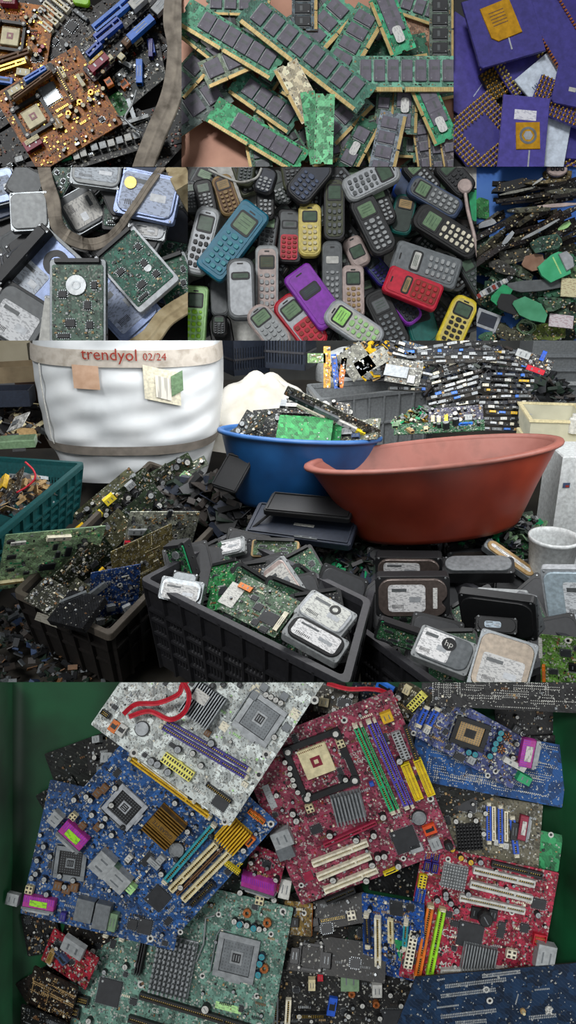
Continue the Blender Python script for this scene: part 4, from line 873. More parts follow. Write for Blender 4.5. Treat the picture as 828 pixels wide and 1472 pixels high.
p1('circuit_board','dark narrow board with small blue slot right of centre',*rot(200,112,70,50,40),3,'14201c','bx 202 108 9 34 9 bb a=-40;bx 218 74 6 26 8 pv a=-40;bx 182 96 20 6 7 lg a=-70;sa 180 125 12 12 or;bx 199 62 14 8 6 cr',n=60,caps=4)
p1('circuit_board','dark board with blue jack near the strap',*rot(218,80,30,60,10),0,'10141e','bx 219 72 9 20 8 bl',n=20)
p1('circuit_board','black board strip with white plugs along the bottom',*rot(160,200,150,26,18),6,'12100f','bx 168 178 24 8 7 wh;bx 122 194 26 9 7 wh;bx 196 176 40 5 6 lg;bx 190 160 6 30 6 gs',n=40,caps=4)
p1('circuit_board','strip of chrome ports and white slotted plates at the bottom',*rot(165,216,150,22,17),14,'1a1a1a','bx 110 221 9 26 8 wh;bx 120 217 9 26 8 wh;bx 138 216 10 10 8 lg;bx 150 213 10 10 8 lg;bx 162 210 10 10 8 wh;bx 174 206 10 10 8 lg;bx 186 202 10 10 8 wh;bx 198 199 10 10 8 lg',n=30)
p1('circuit_board','dark bracket board with pink label in the bottom corner',*rot(70,236,90,20,16),16,'241a18','st 68 233 30 12 cr 2;bx 68 233 30 12 2 mg;bx 96 228 16 10 3 gn;bx 30 232 12 8 6 lg',n=20)
p1('circuit_board','black slotted board with bright blue connector along the diagonal',*rot(190,40,170,24,48),16,'1a1c22','bx 204 46 11 46 9 bb a=-96;bx 232 14 14 26 9 lg a=-90;bx 186 62 10 20 8 br a=-90;bx 176 86 9 9 7 cr',n=60,caps=5)
p1('circuit_board','long board with two bright blue slots and white plug end',*rot(160,40,170,32,42),22,'1c2028','pc 138 48 190 4 14 bb;pc 140 62 174 34 14 bl;bx 200 8 14 26 10 wh a=-90;pc 128 84 146 66 9 bl',n=90,caps=6)
p1('motherboard','black motherboard with five cream slots at the top',*rot(95,50,120,112,-38),14,'241e1e','pc 51 28 77 50 8 cw;pc 58 18 85 40 8 cw;pc 66 9 92 31 8 cw;pc 76 0 101 21 8 cw;pc 88 -8 108 10 8 cw;ch 104 40 14 14;ch 80 62 8 8;cp 3.4 lg 112 92 108 80 98 70;bx 118 26 24 5 6 gy',n=260,caps=10,chips=5,smdc=('kb','dk','gy','br','gs'))
p1('circuit_board','small board with pink and yellow port in the middle',*rot(142,96,40,26,42),32,'3a2230','bx 144 96 32 12 9 mg;bx 141 90 26 4 10 yo;cp 3.4 tn 120 112 150 108;bx 160 88 8 8 7 cr',n=30)
p1('motherboard','golden brown motherboard with orange edged processor socket at the upper left',*rot(12,62,120,118,-8),20,'b46a14','bk 17 56 42;s4 17 56 26;dm -10 96 44 78 8 br tn;dm -10 108 40 92 8 gd tn;sa 8 119 26 9 bb;bx 36 108 20 10 6 cr;pt 16 8 22 12 mg cr a=5;cp 3.2 cr 46 36 50 60 44 74 54 84 40 30 36 92;cp 3.4 rd 64 72 60 78',n=330,caps=14,chips=4,smdc=WC,cr=2.4)
p1('circuit_board','small board with blue slot between the two golden brown motherboards',*rot(44,118,80,16,32),40,'2a1c12','pc 38 120 68 102 7 bb;bx 24 134 20 9 7 cr;pc 22 146 76 106 5 br',n=30,smdc=WC)
p1('motherboard','golden brown motherboard with orange rounded processor socket at the lower left',*rot(84,158,140,130,31),26,'a86012','bk 50 171 48;s4 50 171 28;ch 73 137 24 28 sl;pc 78 98 108 150 8 br;pc 88 102 96 116 6 cr;bx 118 120 6 20 7 cr;bx 50 211 26 15 9 mg;st 50 207 22 7 cr 10;cp 3.4 cr 100 172 112 164 122 156 132 148 142 140 150 132 104 158 84 176 90 186;bx 84 180 12 18 7 tn;ck 4 gd 100 166 116 150 132 136;sa 158 122 10 12 or',n=420,caps=22,chips=6,smdc=WC,cr=2.4)
b=MB(); b.band(spline(wp([(254,-14,46),(250,30,48),(256,70,50),(252,115,52),(243,150,54),(228,185,54),(212,225,54),(200,262,54)],50),6),29,3,stm)
thing('webbing_strap','thick grey fabric strap hanging down the right side of the dim pile','strap',Matrix.Identity(4),1,me=b.mesh())
b=MB(); b.tube(spline(wp([(196,130,30),(190,150,34),(180,168,34),(186,178,34),(200,190,34)],30),6),1.6,'lg'); b.tube(spline(wp([(168,166,30),(180,172,36),(192,184,36),(206,188,34)],30),6),1.2,'gs')
thing('wire','thin grey wire curled over the black strip board','wire',Matrix.Identity(4),1,me=b.mesh())
b=MB(); b.prism([(x*1,y*1) for x,y in rrect(24,12,5,3)],0,6,'lm',1.5); thing('lime_plug','lime green plastic plug at the top edge beside cream slots','plug',rectfr(118,4,0,0,-10,20),1,me=b.mesh())
# ================================================================= right picture: broken board scrap
tray(6,685,900,240,489.5,-14,mottled('blue_tarp',['24509a','3468b8','4a7cc6'],10,.5))
P6=Pile(685,828,240,490,-14)
for a in[(797,383,'bright green piece with round end'),(762,445,'plain green board piece'),(700,461,'dark panel with white rim'),(764,377,'brown cardboard piece'),(816,414,'cream plate'),(767,412,'long grey bar'),(710,414,'striped connector strip'),(748,478,'coil of wire'),(807,464,'white printed label'),(733,271,'black block'),(797,245,'pale disc'),(760,310,'brown strip stack'),(700,320,'blue tarp')]: anch(6,*a)
def shard(cx,cy,w,h,a,col,lab=None,desc='broken board piece',tx=0,ty=0,jag=.18,th=2.4,name='board_fragment',cat='circuit board scrap',mat=None,n=8,seed=None,grp='broken circuit board scrap',cmp=1):
    r=random.Random(seed if seed is not None else int(cx*13+cy*7)); z=P6.put(cx,cy,w,h,a,th+.5)
    pts=[]
    if lab is None: n=4 if h<10 else r.choice((4,5,6)); jag=.05 if h<10 else .35
    for i in range(n):
        t=2*PI*(i+.5)/n+(0 if n==4 else r.uniform(-.3,.3)); c,s_=math.cos(t),math.sin(t); q=max(abs(c),abs(s_)); pts.append((w/2*c/q*(1-r.random()*jag),h/2*s_/q*(1-r.random()*jag)))
    b=MB(); b.prism(pts,0,th,mat or col,0,None,mat or pcb(col,.7,.22))
    m=rectfr(cx,cy,0,0,a,z+abs(math.sin(math.radians(tx)))*h*.3,tx,ty)
    if cmp:
        T=thing(name,lab or autolab(6,cx,cy,desc),cat,m,6,grp); part(T,'board_panel',b.mesh()); b=MB()
        for i in range(int(w*h/60)+3):
            x=r.uniform(-.4,.4)*w;y=r.uniform(-.38,.38)*h; b.cbox(x,y,r.uniform(1,3),r.uniform(1,2.5),th,th+r.uniform(.5,2),r.choice(('dk','tn','lg','kb','cr')),r.random())
        part(T,'surface_components',b.mesh(rec=False),kind='stuff')
    else: T=thing(name,lab or autolab(6,cx,cy,desc),cat,m,6,grp,me=b.mesh())
    return T
r0=random.Random(31)
for i in range(95):   # lower, greener scrap
    x=r0.uniform(685,828);y=r0.uniform(345,488)
    shard(x,y,r0.uniform(24,54),r0.uniform(13,28),r0.uniform(-50,50),r0.choice(('3c6a50','2c4c3c','4f6a54','5a5a48','24362c','3a7a5a','6c7a62')),None,r0.choice(('broken green board piece','grey green board fragment','small torn board piece')),r0.uniform(-14,14),r0.uniform(-8,8))
for i in range(70):  # upper, brown thin strips seen on edge
    t=r0.random(); x=r0.uniform(690,828);y=r0.uniform(262,356) if x>712 else r0.uniform(318,372)
    a=(24 if y>300 else 10)+r0.uniform(-16,16)
    if x<730 and y<310: continue
    c=r0.choice(('2a221c','3a2e26','1c1a18','4a4034','2c2620','55503f','241a1a'))
    shard(x,y,r0.uniform(40,78),r0.uniform(4,9),a,c,None,r0.choice(('thin brown board strip','dark board seen on edge','narrow dusty board strip')),r0.uniform(-25,25),0,.1,3)
S6=shard
S6(690,300,26,34,0,'3a8a4a','green board edge at the left side of the blue tarp',cmp=0)
S6(800,252,44,16,0,'6a5a34','amber board below the pale disc',jag=.1)
S6(760,302,60,7,4,'6a6a58','long pale board strip across the brown stack',jag=.05);S6(800,296,54,5,4,'9a8a86','pale pinkish rod in the brown stack',mat=M('ps'),jag=.05,cmp=0);S6(700,322,28,9,18,'b8bcc8','small silver strip at the left of brown stack',mat=M('bw'),cmp=0)
S6(730,343,26,7,50,'b8bcc8','pale blue strip in the centre of the scrap',mat=M('bw'),cmp=0);S6(776,331,60,4,28,'8a8476','thin light rod lying slanted over dark strips',mat=M('lg'),jag=.04,cmp=0);S6(810,326,22,8,30,'9abaa8','mint piece at the right of the rods',mat=M('lt'),cmp=0)
S6(733,270,56,14,14,'15171a','black block lying at the top of the scrap',mat=M('dk'),th=8,jag=.04)
S6(742,276,50,4,12,'a8a89a','white striped strip on the black block',mat=printed('8a8a80','26221e',.6),jag=.05,cmp=0)
S6(784,262,60,5,5,'8a7a56','yellowish long strip at the upper right',jag=.05);S6(806,276,40,8,3,'6a6a5a','strip with white pins at the upper right',jag=.05);S6(772,262,18,3,35,'d8d8d8','white plastic stick at the top',mat=M('wh'),cmp=0,jag=.05)
S6(742,368,50,20,10,'4a4a40','grey brown rounded board piece',n=12);S6(785,350,48,22,12,'3c5a4c','dusty green piece above the cardboard');S6(722,385,44,18,-20,'4c4a44','grey board piece at the left centre')
S6(766,378,34,26,15,'8a6a5a','torn brown cardboard piece in the middle',mat=mottled('cardboard',['7a5a48','9a7a66'],60,.9),cmp=0)
S6(767,412,78,16,4,'3a4448','long dark grey plastic bar across the scrap',mat=M('gy'),jag=.06,cmp=0,th=5)
T=S6(709,414,62,9,30,'c8b8b0','striped connector strip with red and white blocks',mat=M('bw'),jag=.04,th=3,cmp=0)
b=MB()
for i in range(7): b.cbox(-24+i*8,0,4.4,6,3,5,('rc','wh','dk','rc','dk','wh','dk')[i])
part(T,'connector_blocks',b.mesh())
S6(818,395,30,40,10,'5a7a50','pale green board at the right edge');S6(817,414,22,26,-3,'d8d4b0','cream plate with small print at the right edge',mat=printed('cfc8a0','8a5a4a',.8),jag=.04,n=4,cmp=0)
S6(720,425,20,34,-45,'2f9a68','mint green board shard at the left',cmp=0,mat=M('gn'));S6(731,437,34,28,-35,'1a1414','black panel beside the plain green board piece',mat=M('dk'),cmp=0)
S6(762,446,54,28,-25,'3f9a6c','plain green board piece in the lower centre',jag=.12,cmp=0,mat=mottled('dull_green_plastic',['328058','4a9a72'],60,.6))
T=S6(700,461,34,26,-20,'2a2c38','dark panel with white rim at the lower left',mat=M('bw'),jag=.08,n=4,cmp=0); b=MB(); b.cbox(0,0,24,17,2.4,3,'kn'); part(T,'dark_face',b.mesh())
S6(788,477,50,24,-5,'6a7a34','olive board with pale dots at the bottom',jag=.1);S6(806,462,34,18,-6,'c8c0c4','white printed label piece at the lower right',mat=printed('cfc6ca','905a6a',.9),jag=.04,n=4,cmp=0)
S6(700,484,26,14,0,'4c7a5c','green scrap at the lower left corner')
T=S6(797,384,48,36,26,'3aa070','bright green piece with round pale end',mat=mottled('green_plastic_scrap',['2a9a64','48b482'],50,.5),th=4,jag=.2,cmp=0,n=9)
b=MB(); b.cbox(2,0,2,26,4,4.6,'lt'); part(T,'ridge',b.mesh()); b=MB(); b.prism([(10,-13),(22,-12),(26,0),(22,12),(10,13)],4,7,'bw',1); part(T,'pale_end',b.mesh())
b=MB(); b.prism([(15*math.cos(i*PI/10),10*math.sin(i*PI/10)) for i in range(20)],0,7,'ps',1.5); 
T=thing('reel','pale round disc with dark curls at the top right','reel',rectfr(799,246,0,0,0,P6.put(799,246,32,24,0,8)),6,me=None); part(T,'disc',b.mesh()); b=MB()
for x in(-7,0,7): b.ring(x,0,1.6,3,7,7.8,'kn',10)
part(T,'curls',b.mesh())
b=MB(); pts=[]
for i in range(90): t=i*.42; pts.append((W(748,476).x+(12+2*math.sin(i*.7))*math.cos(t),W(748,476).y+(9+2*math.cos(i*1.1))*math.sin(t),18+i*.12))
b.tube(pts,1,'lc',5); thing('wire_coil','tangled coil of pale green wire at the bottom centre','wire',Matrix.Identity(4),6,me=b.mesh())
# ================================================================= middle picture: the sorting room, seen between the trays
PH=math.radians(22); cP,sP=math.cos(PH),math.sin(PH)
BAS=Matrix(((1,0,0),(0,sP,cP),(0,-cP,sP)))          # columns: right, away, up
def L2W(v): return BAS@Vector(v)+Vector((0,0,D))
def pl(px,py,t): # pixel + distance -> room coordinates seen from the eye
    x=(px-CX)*t/D;y=(CY-py)*t/D; return Vector((x,y*sP+t*cP,y*cP-t*sP))
def ph(px,py,h): # pixel + height
    y=(CY-py)/D; return pl(px,py,h/(y*cP-sP))
def rm(o,rz=0,tx=0,ty=0):
    m=(BAS@Matrix.Rotation(rz,3,'Z')@Matrix.Rotation(tx,3,'X')@Matrix.Rotation(ty,3,'Y')).to_4x4(); m.translation=L2W(o)*S; return m
FL=-930
def tp(cx,cy,h): return h/((CY-cy)/D*cP-sP)
REF=None
for a in[(190,590,'white woven sack'),(380,565,'second white sack'),(430,650,'blue tub'),(620,700,'red tub'),(65,800,'big green circuit board'),(160,728,'board with yellow transformers'),(160,858,'deep blue board with jacks'),(225,765,'grey heat block board'),(352,870,'drive board with orange ribbon'),(458,890,'yellow stickered silver drive'),(268,850,'pale labelled grey drive'),(330,797,'small silver drive'),(628,945,'drive with round dark logo'),(590,850,'large brown labelled drive'),(715,865,'blue striped drive'),(705,950,'large grey labelled drive'),(800,855,'bright silver blue drive'),(800,945,'lime green drive board'),(540,590,'grey crate'),(690,560,'leaning board stack'),(60,710,'teal crate'),(780,590,'beige tray'),(430,745,'black plastic lids'),(790,690,'white cabinet')]: anch(7,*a)
# shell
b=MB(); fm=mottled('dirty_concrete',['1c1a17','2e2a24','3c382f'],5,.8,bump=.2)
b.add([(-1500,930,FL),(1500,930,FL),(1500,4300,FL),(-1500,4300,FL)],[(0,1,2,3)],fm); structure('floor',b.mesh(),rm((0,0,0)))
b=MB(); b.add([(-1500,4300,FL),(1500,4300,FL),(1500,4300,400),(-1500,4300,400)],[(0,1,2,3)],mottled('grimy_wall',['2a2b2a','3a3b39','4a4b48'],4,.8)); structure('wall_back',b.mesh(),rm((0,0,0)))
# ---- crates
def crate(Q,h,H,name,label,col,taper=.1,slat=1,rimw=13,rows=3,group=None,rad=16,rim=None):
    Pq=[ph(*q,h) for q in Q]; a=Pq[0]; x=(Pq[1]-a).normalized(); ang=math.atan2(x.y,x.x); yv=Vector((-x.y,x.x,0))
    T=thing(name,label,'crate',rm(a,ang),7,group); m=mm(col); rimm=mm(rim or col)
    cor0=[Vector(((p-a).dot(x),(p-a).dot(yv))) for p in Pq]; ctr=sum(cor0,Vector((0,0)))/4
    def inset(d):
        o=[]
        for i in range(4):
            p=cor0[i]; u=(cor0[i-1]-p).normalized(); v=(cor0[(i+1)%4]-p).normalized(); sn=abs(u.x*v.y-u.y*v.x); o.append(p+(u+v)*d/max(sn,.3))
        return o
    def rounded(c,r):
        o=[]
        for i in range(4):
            p=c[i]; u=(c[i-1]-p).normalized(); v=(c[(i+1)%4]-p).normalized()
            for k in range(6):
                t=k/5; q0=p+u*r; q1=p+v*r; o.append(q0*(1-t)**2+p*2*t*(1-t)+q1*t*t)
        return o
    out=rounded(cor0,rad); inn=rounded(inset(rimw),rad*.7); n=len(out); vs=[]; b=MB()
    for rg,z in((out,-14),(out,-2),([p*.96+q*.04 for p,q in zip(out,inn)],0),(inn,0),(inn,-14)): vs+=[(p.x,p.y,z) for p in rg]
    b.add(vs,[(r*n+i,r*n+(i+1)%n,((r+1)%5)*n+(i+1)%n,((r+1)%5)*n+i) for r in range(5) for i in range(n)],rimm); part(T,'rim',b.mesh())
    cor=inset(rimw*.7); sg=1 if (cor0[1]-cor0[0]).x*(cor0[3]-cor0[0]).y>0 else -1
    def pt(w,z):
        f=1+taper*(z/H) if z<0 else 1; q=ctr+(w-ctr)*f; return (q.x,q.y,z)
    for i in range(4):
        p=cor[i];q=cor[(i+1)%4]; d=(q-p); Ln=d.length; d/=Ln; nn=Vector((d.y,-d.x))*sg
        b=MB()
        def bar(s0,s1,z0,z1,o0,o1):
            vs=[pt(p+d*s_+nn*o_,z) for z in(z0,z1) for s_,o_ in((s0,o0),(s1,o0),(s1,o1),(s0,o1))]
            b.add(vs,[(0,1,2,3),(4,5,6,7),(0,1,5,4),(1,2,6,5),(2,3,7,6),(3,0,4,7)],m)
        bar(0,Ln,-H*.30,-2,-2,2)
        if slat:
            bar(0,Ln,-H,-H*.86,-2,2); k=int(Ln/9)
            for j in range(k): bar(j*Ln/k,(j+.55)*Ln/k,-H*.86,-H*.30,-1.6,1.2)
            for j in range(rows): bar(0,Ln,-H*(.42+.46*j/rows)-6,-H*(.42+.46*j/rows),0,8)
        else: bar(0,Ln,-H,-H*.3,-2,2); bar(0,Ln,-H*.62,-H*.58,0,6)
        bar(0,Ln,-H*.30-6,-H*.30,0,10)
        k=max(3,int(Ln/52))
        for j in range(k+1): s_=j*Ln/k; bar(max(0,s_-3),min(Ln,s_+3),-H,-10,0,10)
        part(T,'side_wall',b.mesh())
    b=MB(); lo=[pt(c_,-H) for c_ in cor]; lo2=[(p_[0],p_[1],-H+4) for p_ in lo]
    b.add(lo+lo2,[(3,2,1,0),(4,5,6,7)],m); part(T,'base',b.mesh())
    return T
PAL['cbk']=('232326',.42,0);PAL['cb2']=('36363a',.42,0);PAL['ctl']=('10484a',.45,0);PAL['cgr']=('74787a',.5,0);PAL['cdb']=('1c2330',.5,0);PAL['cl1']=('1d1a18',.5,0);PAL['cl2']=('4a443c',.5,0)
PAL['wht']=('c4c8c8',.5,0)
crate([(200,832),(502,985),(534,862),(332,764)],-660,190,'plastic_crate','black slatted plastic crate full of hard drives at the front centre','cbk',rim='cb2')
crate([(514,903),(655,1006),(850,930),(552,770)],-730,170,'plastic_crate','black slatted plastic crate with stacked hard drives at the front right','cbk',rim='cb2')
crate([(18,850),(158,914),(352,712),(214,662)],-730,150,'plastic_crate','brown black plastic crate heaped with circuit boards on the left','cl1',slat=0,rim='cl2')
crate([(-60,815),(122,664),(-60,652),(-230,720)],-650,150,'plastic_crate','teal green plastic crate with slotted sides at the far left','ctl')
crate([(618,556),(458,574),(440,552),(630,538)],-560,330,'plastic_crate','grey solid plastic crate behind the tubs','cgr',slat=0,taper=.04)
for (p0,lab,rz) in(((352,530,2900),'navy slatted crate behind the second white sack',.5),((418,522,2700),'second navy slatted crate beside the yellow board scrap',-.35)):
    o=pl(*p0); T=thing('plastic_crate',lab,'crate',rm(o,rz),7)
    for nm,(x0,x1,y0,y1) in(('side_wall',(-75,75,-60,-56)),('side_wall',(-75,75,56,60)),('side_wall',(-75,-71,-60,60)),('side_wall',(71,75,-60,60))):
        b=MB(); lx,ly=x1-x0,y1-y0; k=14
        b.box(x0,x1,y0,y1,90,130,'cdb');b.box(x0,x1,y0,y1,-10,10,'cdb');b.box(x0-2,x1+2,y0-2,y1+2,45,52,'cb2')
        for j in range(k):
            if lx>ly: b.box(x0+lx*j/k,x0+lx*(j+.6)/k,y0,y1,10,90,'cdb')
            else: b.box(x0,x1,y0+ly*j/k,y0+ly*(j+.6)/k,10,90,'cdb')
        part(T,nm,b.mesh())
    b=MB(); b.frame(0,0,158,128,8,126,134,'cb2'); part(T,'rim',b.mesh())
# ---- tubs
def tub(px,py,t,rx,ry,H,bot,col,rimc,name,label,rz=0,tx=0,ty=0,side=None):
    o=pl(px,py,t); T=thing(name,label,'tub',rm(o,rz,tx,ty),7); n=56
    def rg(f,z): return [(rx*f*math.cos(2*PI*i/n),ry*f*math.sin(2*PI*i/n),z) for i in range(n)]
    def lathe(prof,m):
        b=MB(); vs=sum([rg(f,z) for f,z in prof],[]); fs=[(r*n+i,r*n+(i+1)%n,(r+1)*n+(i+1)%n,(r+1)*n+i) for r in range(len(prof)-1) for i in range(n)]; b.add(vs,fs,m); return b
    b=lathe([(0.02,-H),(bot,-H),(bot+.03,-H*.94),(bot+(1-bot)*.45,-H*.5),(.945,-H*.06),(.945,0)],col); part(T,'tub_body',b.mesh(smooth=True))
    b=lathe([(.93,0),(.90,-H*.08),(bot+(1-bot)*.4,-H*.5),(bot-.01,-H*.93),(.02,-H*.95)],rimc); part(T,'tub_lining',b.mesh(smooth=True))
    b=lathe([(.925,-2),(.93,5),(.955,7),(1.0,5),(1.006,1),(1.0,-3),(.975,-2),(.95,-2),(.94,-5)],rimc); part(T,'rim',b.mesh(smooth=True))
    return T
rdm=mottled('worn_red_plastic',['642012','7a2c1a','883a26'],7,.42,stretch=(1,1,1)); rdr=mottled('worn_pink_rim',['74463c','8a5449','80493e'],16,.55)
blm=mottled('blue_tub_plastic',['0b3058','114272','1b5084'],8,.4); blr=mottled('blue_rim_plastic',['28548c','3a68a2'],20,.45)
tub(431,624,1880,202,160,172,.72,blm,blr,'plastic_tub','blue oval plastic tub filled with circuit board scrap',0,math.radians(-9),math.radians(3))
tub(621,652,1680,282,185,172,.62,rdm,rdr,'plastic_tub','large worn red oval plastic tub standing empty',0,math.radians(-9),math.radians(-6.5))
# ---- white woven sack
bagm=mottled('white_woven_plastic',['b0b5b8','cdd1d3','dcdfe0'],5,.55,bump=.5,stretch=(1,1,1)); 
SB=pl(195,600,2500); T=thing('bulk_sack','big white woven bulk sack with printed top band','sack',rm(SB),7)
def sackW(z): # half width at height
    return 283+6*math.sin((z-60)/70)-max(0,-z-20)*.35-max(0,z-250)*.12
def sackP(u,z,off=0): # u along front -1..1
    w=sackW(z)+off; a=u*PI/2
    x=w*math.copysign(abs(math.sin(a))**.75,math.sin(a)); y=-(w*.72)*abs(math.cos(a))**.55
    wr=2.4*math.sin(z*.05+u*5+2*math.sin(u*6))+2.4*math.sin(z*.09-u*9)+1.6*math.sin(u*13+z*.04)
    return (x,y-wr*(1 if off==0 else .0)-off,z)
def sack_body(b):
    nz,nu=64,80; vs=[]
    for i in range(nz+1):
        z=-170+560*i/nz
        for j in range(nu):
            u=-2+4*j/nu
            if abs(u)<=1: p=sackP(u,z)
            else: q=sackP((2-abs(u))*(1 if u>0 else -1),z); p=(q[0],-q[1],q[2])
            vs.append(p)
    fs=[(i*nu+j,i*nu+(j+1)%nu,(i+1)*nu+(j+1)%nu,(i+1)*nu+j) for i in range(nz) for j in range(nu)]
    fs.append(tuple(nz*nu+j for j in range(nu)))
    b.add(vs,fs,bagm)
b=MB(); sack_body(b); part(T,'sack_body',b.mesh(smooth=True))
def sackband(z0,z1,mat,dip=0,u0=-1,u1=1,o=5,zt=0):
    b=MB(); vs=[];n=50
    for i in range(n+1):
        u=u0+(u1-u0)*i/n; dz=-dip*math.cos(u*PI/2)+zt*u
        for z in(z0,(z0+z1)/2,z1): vs.append(sackP(u,z+dz,o))
    fs=[(i*3+j,i*3+j+1,i*3+j+4,i*3+j+3) for i in range(n) for j in(0,1)]
    b.add(vs,fs,mat); return b.mesh(smooth=True)
stb=mottled('beige_band',['948c80','b3aca2','a59d92'],30,.7)
part(T,'top_band',sackband(212,262,stb,6,zt=-6)); part(T,'lower_strap',sackband(-48,-18,mottled('brown_strap',['6e6860','8d857c'],30,.8),20,zt=6)); 
def onbag(cx,cz,o=7,slope=0):
    def f(x,y,z): 
        X=cx+x; w=sackW(cz)+o; s_=max(-.97,min(.97,X/w)); a=math.asin(abs(s_)**(1/.75)); u=math.copysign(a/(PI/2),s_)
        q=sackP(u,cz+y+slope*x-4*0,o); return (X,q[1]-z,cz+y+slope*x)
    return f
part(T,'lettering',text('trendyol',48,'rc',.3,onbag(-18,243,8,-.03))); part(T,'lettering',text('02/24',30,'rc',.3,onbag(112,236,8,-.02)))
def patch(cx,cz,w,h,mat,sl=0,o=7,poly=None):
    f=onbag(cx,cz,o,sl); b=MB(); n=8; vs=[f(-w/2+w*i/n,-h/2+h*j/n,0) for i in range(n+1) for j in range(n+1)]
    b.add(vs,[(i*(n+1)+j,(i+1)*(n+1)+j,(i+1)*(n+1)+j+1,i*(n+1)+j+1) for i in range(n) for j in range(n)],mat); return b.mesh(smooth=True)
part(T,'tape_patch',patch(-92,178,78,70,mottled('brown_tape',['b08e74','c4a48c'],40,.5),.05-.1))
dp=part(T,'document_pouch',patch(128,152,104,100,M('cw'),-.25,7)); part(dp,'paper_slip',patch(132,146,44,66,printed('dcd8cc','3a3a3a',1.6),-.3,9)); part(dp,'pouch_edge',patch(172,158,34,60,M('lc'),.5,9))
b=MB(); b.tube([sackP(-.55,z,5) for z in range(-40,215,10)],2.2,'wh'); part(T,'seam',b.mesh())
# ---- second sack: slumped white bag
def blob(T,name,rx,ry,rz_,mat,seed,amp=.1,nu=44,nv=22,k=3):
    r=random.Random(seed); ph_=[(r.uniform(1,k*2),r.uniform(1,k*2),r.uniform(0,6)) for _ in range(6)]; b=MB(); vs=[]
    for i in range(nv+1):
        th=PI/2*i/nv
        for j in range(nu):
            f=2*PI*j/nu; x,y,z=math.cos(f)*math.cos(th),math.sin(f)*math.cos(th),math.sin(th)
            d=1+amp*sum(math.sin(a*f*1.0+c_)*math.sin(q*th*2+c_) for a,q,c_ in [(round(a_),q_,c2) for a_,q_,c2 in ph_])/2
            vs.append((rx*x*d,ry*y*d,rz_*z*d))
    b.add(vs,[(i*nu+j,i*nu+(j+1)%nu,(i+1)*nu+(j+1)%nu,(i+1)*nu+j) for i in range(nv) for j in range(nu)],mat); return part(T,name,b.mesh(smooth=True))
T=thing('bulk_sack','slumped white translucent sack with orange print behind the blue tub','sack',rm(pl(380,640,2600)),7); blob(T,'sack_body',205,130,235,mottled('cloudy_white_sack',['a8a294','c6c3ba','d8d5ce'],7,.5,bump=.4),4,.07,k=2)
b=MB(); 
for x,z in((-20,118),(5,98),(-40,90)): b.cbox(x,0,30,10,0,.6,mottled('orange_print',['b87a4c','c89a72'],30,.6),-.6)
me=b.mesh(); o=part(T,'orange_print',me,(0,-118,0)); o.rotation_euler=(math.radians(72),0,0)
T=thing('bulk_sack','white sack top behind the grey crate','sack',rm(pl(498,545,2950)),7); blob(T,'sack_body',125,80,120,M('wht'),9,.07,k=2)
# ---- heap surfaces (countless small scrap) under and between the crates
def heap(px,py,t,rx,ry,rz_,label,cols,seed,n=500,sz=(6,18),flat=.25,name='scrap_heap'):
    r=random.Random(seed); b=MB()
    for i in range(n):
        f=r.uniform(0,2*PI); q=math.sqrt(r.random()); x=q*rx*math.cos(f);y=q*ry*math.sin(f); z=rz_*(1-q*q)+r.uniform(-4,6)
        w=r.uniform(*sz);h=w*r.uniform(.3,.9);th=r.choice((2,3,w*flat))
        b.X=Matrix.Translation((x,y,z))@Matrix.Rotation(r.uniform(-.9,.9),4,'X')@Matrix.Rotation(r.uniform(-.9,.9),4,'Y')@Matrix.Rotation(r.uniform(0,6),4,'Z')
        b.box(-w/2,w/2,-h/2,h/2,0,th,r.choice(cols))
    b.X=None
    T=thing(name,label,'scrap heap',rm(pl(px,py,t) if t>0 else ph(px,py,t)),7,me=b.mesh(rec=False)); T['kind']='stuff'; return T
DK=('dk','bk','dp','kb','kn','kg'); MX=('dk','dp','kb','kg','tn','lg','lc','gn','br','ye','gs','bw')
PB=[pcb('2c4a3a',1.4,.7),pcb('3a3a34',1.4,.7),pcb('24302c',1.4,.8)]
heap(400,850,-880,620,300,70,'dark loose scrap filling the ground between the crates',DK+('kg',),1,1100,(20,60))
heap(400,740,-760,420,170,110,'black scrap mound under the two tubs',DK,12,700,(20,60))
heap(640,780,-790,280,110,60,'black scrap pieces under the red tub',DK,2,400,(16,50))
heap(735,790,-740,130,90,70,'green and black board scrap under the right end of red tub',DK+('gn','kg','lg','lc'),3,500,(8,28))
heap(50,930,-900,230,190,30,'loose brown and grey litter on the ground at the lower left',('kb','br','dk','kg','gs','cb','dp','dk','kb'),4,700,(7,26))
heap(10,620,2500,160,200,80,'jumbled grey and cream scrap beside the white woven sack',('kb','br','dk','gs','cr','tn','dk','dp'),5,420,(16,60))
heap(545,535,2650,170,120,110,'heap of mixed board scrap with yellow bits at the top centre',('yo','dk','dk','gs','dp','gy','tn','kb','kn','dk'),6,800,(10,40))
heap(700,570,2600,280,170,150,'dark heap behind the leaning board stack',DK+DK+('gs','gy'),7,800,(14,50))
heap(630,610,2200,130,60,50,'green board scrap with metal studs above the red tub rim',('kg','gn','lc','lg','gd','dk','cw'),8,500,(8,22))
heap(20,715,-690,100,120,30,'brown scrap inside the teal crate',('kb','br','tn','dk','gs'),9,300,(10,40))
heap(510,830,-770,90,120,40,'dark scrap between the front crates',DK+('kg','gn'),10,400,(10,36))
